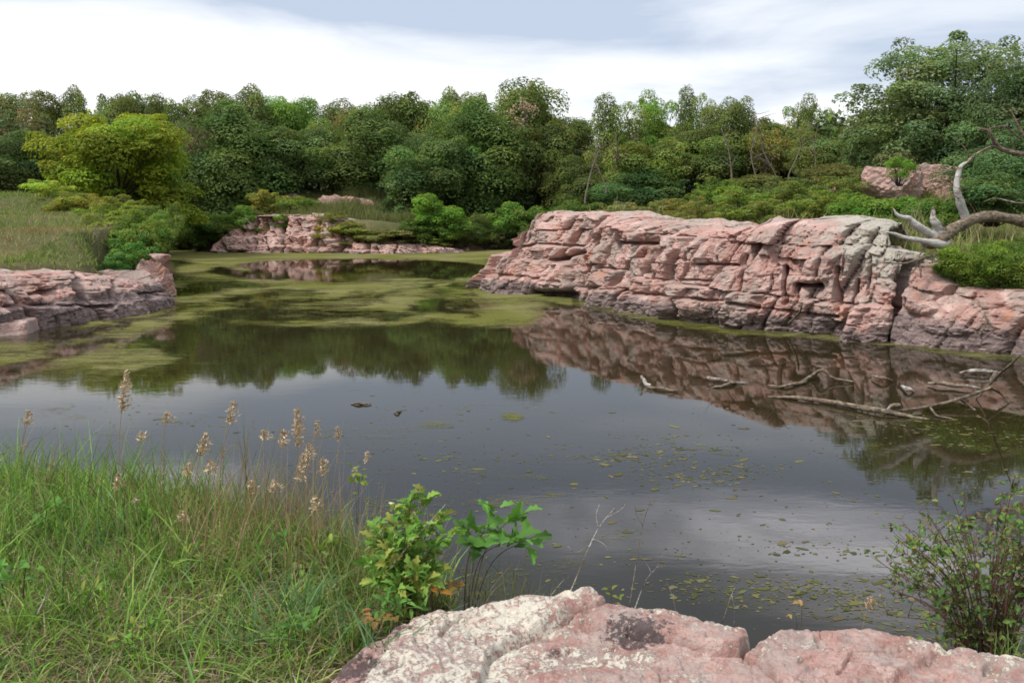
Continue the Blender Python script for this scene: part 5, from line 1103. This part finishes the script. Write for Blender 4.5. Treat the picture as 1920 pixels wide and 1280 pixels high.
def leafy(name, b, tips, leaf, size, per, pal, label, seed, stemcol=(.13, .10, .06), cat='plant', r0=.004, start=.35, spread=1., group=None, arc=.08):
    rng = np.random.default_rng(seed); e = empty(name, b, label, cat, group); st = MB(); lf = MB(); pal = np.array(pal)
    for tip in tips:
        t = np.asarray(tip)-b; m = t*.5+np.array([-t[0]*.18, 0, arc*np.linalg.norm(t)])+.03*np.linalg.norm(t)*rng.normal(size=3)
        ln = smooth_line([np.array([0, 0, -.25]), m, t], 14)[2:]; tube(st, ln, np.linspace(r0, r0*.3, 12), 5, stemcol)
        for k in range(per):
            u = start+(1-start)*(k+rng.uniform())/per; p = np.array([np.interp(u, np.linspace(0, 1, 12), ln[:, i]) for i in range(3)])
            fw = unit(ln[min(11, int(u*11)+1)]-ln[max(0, int(u*11)-1)])
            d = unit(fw*.45+spread*unit(rng.normal(size=3)*np.array([1, 1, .55]))+np.array([0, -.15, .12])); s = size*rng.uniform(.6, 1.25)
            stalk = p+d*s*.18; 
            put_leaf(lf, leaf, stalk, d, unit(np.array([0, -.25, 1])+.45*rng.normal(size=3)), s, pal[rng.integers(0, len(pal))]*rng.uniform(.75, 1.2))
    obj('stems', st.mesh('stems'), M_DRY, e); obj('foliage', lf.mesh('foliage', smooth=False), M_BLADE, e)
    return e
OAKL = lobed_leaf(1., .62, 3.0, 15, .5); OVAL = lobed_leaf(1., .5, 0, 7); NARR = lobed_leaf(1., .28, 0, 7)
GL = [(.11, .25, .05), (.13, .29, .06), (.09, .20, .05)]; GY = [(.16, .31, .055), (.21, .34, .07), (.12, .25, .05), (.28, .30, .07)]
b = at_y(868, 1135, 4.05)
leafy('oak_seedling', b, [at_y(935, 945, 3.95), at_y(905, 985, 3.9), at_y(985, 955, 4.0), at_y(1000, 1005, 3.85), at_y(965, 1010, 3.8), at_y(900, 1015, 4.0)], OAKL, .125, 7, GL, 'oak seedling with large lobed dark green leaves, in front of the pond', 301, start=.62, r0=.0035)
b = at_y(765, 1150, 3.75)
leafy('leafy_sapling', b, [at_y(x, y, Y) for x, y, Y in ((735, 950, 3.7), (770, 935, 3.75), (800, 925, 3.8), (830, 965, 3.75), (700, 985, 3.65), (760, 1000, 3.55), (815, 1020, 3.6), (720, 1050, 3.55), (780, 1070, 3.5), (830, 1060, 3.6), (700, 1010, 3.8), (790, 980, 3.6), (745, 1100, 3.45), (810, 1095, 3.5), (700, 1085, 3.5), (850, 1000, 3.7), (770, 1045, 3.7), (735, 1010, 3.6), (690, 1050, 3.6))], OAKL, .060, 36, GY, 'bushy young sapling with bright green leaves left of the oak seedling', 302, start=.18, r0=.0035)
leafy('leafy_weed', at_y(735, 1172, 3.45), [at_y(720, 1120, 3.4), at_y(770, 1128, 3.35), at_y(690, 1140, 3.4), at_y(800, 1140, 3.4)], NARR, .06, 8, GL, 'low leafy weed at the left rim of the foreground rock', 303, start=.3)
leafy('leafy_weed', at_y(800, 1130, 3.6), [at_y(845, 1095, 3.6), at_y(870, 1100, 3.65), at_y(825, 1108, 3.5)], OVAL, .045, 5, [(.42, .20, .045), (.38, .28, .06), (.40, .13, .06)], 'small weed with orange and yellow leaves under the sapling', 304, start=.35)
leafy('leafy_weed', at_y(690, 1185, 3.35), [at_y(665, 1150, 3.3), at_y(715, 1165, 3.3), at_y(730, 1160, 3.35)], OVAL, .04, 5, [(.30, .14, .06), (.22, .20, .05), (.34, .17, .07)], 'weed with reddish leaves by the dark left flank of the rock', 305, start=.35)
leafy('leafy_weed', ground_at(268, 1010), [at_y(x, y, 4.6) for x, y in ((235, 962), (262, 955), (290, 960), (305, 972), (275, 975), (245, 980))], OVAL, .035, 10, [(.11, .24, .03), (.13, .27, .035), (.09, .20, .03)], 'vivid green leafy clump under the pink flower', 306, start=.25)
leafy('leafy_weed', at_y(668, 930, 4.2), [at_y(662, 884, 4.2), at_y(678, 900, 4.2)], OVAL, .045, 6, [(.17, .25, .04), (.21, .27, .05)], 'yellow-green leafy shoot below the rightmost seed stalk', 307, start=.3, r0=.0015)
leafy('leafy_weed', at_y(1500, 1185, 3.7), [at_y(1502, 1130, 3.7), at_y(1482, 1150, 3.7)], OVAL, .035, 3, [(.30, .26, .06), (.35, .22, .10)], 'thin weed with yellowed leaves behind the right rock', 308, start=.55, r0=.0018)
leafy('leafy_weed', at_y(1150, 1145, 3.6), [at_y(1145, 1105, 3.6), at_y(1165, 1125, 3.6)], OVAL, .03, 4, [(.16, .22, .05), (.22, .24, .05)], 'small green sprig behind the hump of the foreground rock', 309, start=.4, r0=.0018)
leafy('leafy_weed', ground_at(30, 1120), [at_y(x, y, 3.4) for x, y in ((0, 1070), (40, 1062), (75, 1085), (20, 1090))], OVAL, .05, 6, GL, 'broad leaved weed in the grass at the left edge', 310, start=.3)
for i, (x, y, w, L, n, lab) in enumerate([(150, 1175, 60, .045, 6, 'broad leaved weed in the lower left grass'), (95, 1015, 50, .05, 6, 'leafy green weed among tall grass near the left edge'), (380, 1190, 60, .035, 7, 'small leaved weed in the middle of the lower grass'), (250, 1240, 60, .04, 6, 'round leaved weed at the lower rim of the grass'), (510, 1075, 50, .045, 6, 'green weed under the seed stalk cluster'), (600, 1090, 50, .05, 7, 'yellow-green weed at the foot of the seed stalk cluster'), (350, 1095, 50, .04, 7, 'leafy weed in front of the low fluffy tan head'), (540, 1235, 50, .04, 6, 'low weed near the dark left flank of the rock')]):
    gp = ground_at(x, y)
    leafy('leafy_weed', gp, [at_y(x+dx*w, y-40-abs(dx)*-20-15*k, gp[1]) for k, dx in enumerate((-.9, -.4, .1, .5, .95))], OVAL if i % 2 else NARR, L, n, [GY, GL, [(.22, .30, .07), (.17, .26, .06), (.28, .30, .10)]][i % 3], lab, 330+i, start=.2, r0=.002)
# arching broad grass tussocks
def tussock(px, py, n, h, w, pal, label, seed, lean=.5, bend=1.1, Y=None, r=.05, name='grass_tuft'):
    rng = np.random.default_rng(seed); b = ground_at(px, py) if Y is None else at_y(px, py, Y); P = np.zeros((n, 3)); P[:, :2] = rng.normal(0, r, (n, 2)); mb = MB()
    blades(mb, P-np.array([0, 0, .02]), h*rng.uniform(.5, 1.2, n), w*rng.uniform(.7, 1.2, n), lean, rng, pal, None, bend, 7, .2)
    o = obj(name, mb.mesh(name, smooth=False), M_BLADE); o.location = tuple(b); tag(o, label, 'grass', 'grass tufts in front')
BL = [(.10, .20, .085), (.12, .23, .10), (.085, .165, .065)]; YL = [(.19, .25, .07), (.24, .27, .10), (.14, .20, .05)]
tussock(560, 1165, 60, .30, .010, BL, 'bluish green tuft of broad arching blades left of the rock', 401); tussock(470, 1225, 46, .24, .009, BL, 'bluish broad bladed tuft in the grass, lower middle of the bank', 402); tussock(640, 1205, 40, .22, .009, BL, 'tuft of arching blades touching the dark left flank of the rock', 403)
tussock(655, 1120, 50, .32, .007, YL, 'upright yellow-green tuft below the seed stalk cluster', 404, .3, .7); tussock(60, 1190, 60, .22, .008, GREEN[:3], 'dense green tuft in the lower left corner', 405); tussock(300, 1060, 60, .22, .007, GREEN[:3], 'green tuft just below the vivid leafy clump', 406)
tussock(170, 1040, 60, .26, .007, BL, 'dark green tuft below the tallest seed stalk', 407, .3, .8); tussock(420, 1110, 50, .24, .006, YL, 'pale yellow-green tuft in the middle of the bank', 408); tussock(720, 1225, 26, .20, .008, BL, 'few arching blades leaning over the left part of the rock', 409, Y=3.05)
tussock(1395, 1262, 14, .07, .004, YL, 'tiny tuft in the crack of the foreground rock', 410, .3, .5, Y=2.95, r=.015); tussock(1480, 1286, 30, .09, .004, YL, 'small yellow-green tuft growing from the rock, right of the crack', 411, .4, .7, Y=2.9, r=.03); tussock(1600, 1288, 36, .10, .004, YL, 'small yellow-green tuft growing on the rock below the foxtail blade', 412, .4, .8, Y=2.9, r=.035)
tussock(1895, 1245, 30, .16, .005, [(.13, .2, .05), (.17, .24, .07)], 'green tuft at the right edge of the rock', 413, .45, .7, Y=3.05, r=.03); tussock(950, 1118, 60, .20, .004, [(.15, .19, .07), (.26, .21, .12), (.12, .17, .06)], 'thin dry tuft behind the hump of the rock', 414, .25, .5, Y=3.75, r=.09); tussock(880, 1122, 50, .22, .004, [(.15, .19, .07), (.28, .23, .14), (.12, .17, .06)], 'thin dry tuft at the foot of the oak seedling', 415, .3, .5, Y=3.75, r=.08)
seed_stalk(1612, 1200, 1632, 1118, .05, 'short foxtail grass head standing behind the right rock', 420, Y=3.35, thick=.0016, col=(.40, .38, .24))
# dead stems beside the rock
def dead_stem(lines, label, seed, r=.0035, white=.45):
    b = at_y(*lines[0][0]); o = None
    for i, l in enumerate(lines):
        k = limb('dry_weed' if i == 0 else 'twig', l, [r*(1 if i == 0 else .55), r*.35], white, o, 5, 12, b, seed+i)
        if i == 0: o = k; o.location = tuple(b); tag(o, label, 'dry weed', 'dry weeds and straws in front')
dead_stem([[(1058, 1135, 3.6), (1090, 1060, 3.65), (1122, 990, 3.7), (1152, 952, 3.7)], [(1122, 990, 3.7), (1118, 965, 3.7), (1124, 945, 3.7)], [(1105, 1022, 3.7), (1080, 1035, 3.7), (1064, 1024, 3.7)], [(1136, 970, 3.7), (1160, 958, 3.7), (1172, 946, 3.7)], [(1112, 1010, 3.7), (1130, 1018, 3.7), (1142, 1032, 3.7)]], 'pale leaning dead stem rising behind the hump of the rock', 501)
dead_stem([[(1178, 1150, 3.6), (1192, 1060, 3.7), (1205, 985, 3.8), (1222, 928, 3.8)], [(1205, 985, 3.8), (1194, 965, 3.8), (1190, 945, 3.8)], [(1212, 958, 3.8), (1224, 946, 3.8), (1230, 936, 3.8)]], 'thin dark dead stem with small side twigs, right of the leaning one', 504, .0025, .0)
dead_stem([[(1185, 1155, 3.55), (1210, 1090, 3.6), (1232, 1062, 3.6), (1242, 1040, 3.6)], [(1222, 1075, 3.6), (1212, 1055, 3.6), (1200, 1042, 3.6)], [(1232, 1062, 3.6), (1248, 1062, 3.6)]], 'short pale forked dead stem above the flat slab of the rock', 507, .0025, .5)
dead_stem([[(1352, 1175, 3.5), (1366, 1130, 3.5), (1378, 1100, 3.5)], [(1372, 1115, 3.5), (1377, 1140, 3.5), (1376, 1172, 3.5)]], 'thin bent dead stem in the middle of the rock rim', 510, .002, .35)
dead_stem([[(1270, 1160, 3.5), (1262, 1120, 3.55), (1250, 1090, 3.6)]], 'thin straight dead stem left of the bent one', 512, .0018, .2)
dead_stem([[(1030, 1120, 3.6), (1052, 1092, 3.65), (1068, 1080, 3.7)]], 'short dead straw left of the leaning dead stem', 514, .0022, .4)
dead_stem([[(425, 1145, 4.0), (395, 1085, 4.1), (362, 1010, 4.2)]], 'long pale straw leaning left across the grass bank', 516, .003, .6)
dead_stem([[(440, 960, 4.4), (462, 900, 4.4), (484, 835, 4.4)]], 'long thin straw slanting right over the water, left of the seed cluster', 518, .0022, .4)
dead_stem([[(70, 1150, 3.3), (110, 1070, 3.6), (175, 985, 3.9)]], 'pale straw slanting right in the left part of the grass', 520, .0025, .5)
dead_stem([[(712, 1090, 3.55), (760, 1030, 3.5), (835, 945, 3.5)]], 'pale straw leaning across the young sapling', 522, .0028, .4)
# pink flower and white bud
def flower(px, py, bx, by, r, col, label, seed):
    b = ground_at(bx, by); c = at_y(px, py, b[1]); mb = MB(); tube(mb, smooth_line([(0, 0, -.02), (c-b)*.5+np.array([.01, 0, 0]), c-b], 8), [.0016], 5, (.12, .19, .05))
    o = obj('flower', mb.mesh('flower'), M_BLADE); o.location = tuple(b); tag(o, label, 'flower'); fb = MB(); rng = np.random.default_rng(seed)
    for k in range(11):
        a = k/11*2*math.pi; put_leaf(fb, OVAL, c-b, (math.cos(a), math.sin(a), .35+.2*rng.normal()), (0, 0, 1), r*rng.uniform(.8, 1.1), np.array(col)*rng.uniform(.85, 1.1))
    obj('petals', fb.mesh('petals'), M_BLADE, o)
flower(255, 938, 258, 1000, .018, (.70, .33, .52), 'small pink flower above the vivid green clump', 1)
flower(734, 944, 742, 1120, .015, (.75, .80, .50), 'creamy white bud on top of the young sapling', 2)
# ------------------------------------------------------------------ bush at the right
def right_bush():
    rng = np.random.default_rng(601); b = at_y(1845, 1262, 3.75); e = empty('bush', b, 'twiggy small leaved bush at the lower right corner, behind the rock', 'bush'); lf = MB(); tw = MB(); i = 0
    pal = np.array([(.12, .21, .055), (.15, .25, .065), (.095, .17, .05), (.20, .23, .07), (.18, .14, .08)])
    LV = lobed_leaf(1., .55, 0, 5)
    for k in range(74):
        x = rng.uniform(1640, 2120); top = np.interp(x, [1620, 1665, 1720, 1800, 1900, 2000, 2130], [1075, 975, 940, 905, 885, 900, 960]); y = top+abs(rng.normal())*85
        if k < 5: x, y = rng.uniform(1620, 1680), rng.uniform(1040, 1110)
        t = at_y(x, y, rng.uniform(3.45, 4.3))-b; o0 = np.array([rng.normal()*.07, rng.normal()*.05, -.5])
        m = np.array([t[0]*.3, t[1]*.3, t[2]*.45+.02]); ln = smooth_line([o0, m, t], 14)
        col = np.array((.13, .075, .055))*rng.uniform(.7, 1.4); tube(tw, ln, np.linspace(.0045, .0010, 14), 5, col)
        for j in range(11):
            u = rng.uniform(.3, .98); p = np.array([np.interp(u, np.linspace(0, 1, 14), ln[:, c]) for c in range(3)])
            d = unit(rng.normal(size=3)+np.array([0, 0, .5]))*rng.uniform(.05, .13); sl = smooth_line([p, p+d*.5+.01*rng.normal(size=3), p+d], 5); tube(tw, sl, np.linspace(.0015, .0006, 5), 4, col)
            for q in range(rng.integers(2, 7)):
                v = rng.uniform(.3, 1); pp = p+d*v; put_leaf(lf, LV, pp, unit(d*3+rng.normal(size=3)), unit(np.array([0, -.2, 1])+.6*rng.normal(size=3)), rng.uniform(.018, .036), pal[rng.integers(0, 5)]*rng.uniform(.75, 1.25))
    obj('stems', tw.mesh('stems'), M_DRY, e); obj('foliage', lf.mesh('foliage', smooth=False), M_BLADE, e)
right_bush()
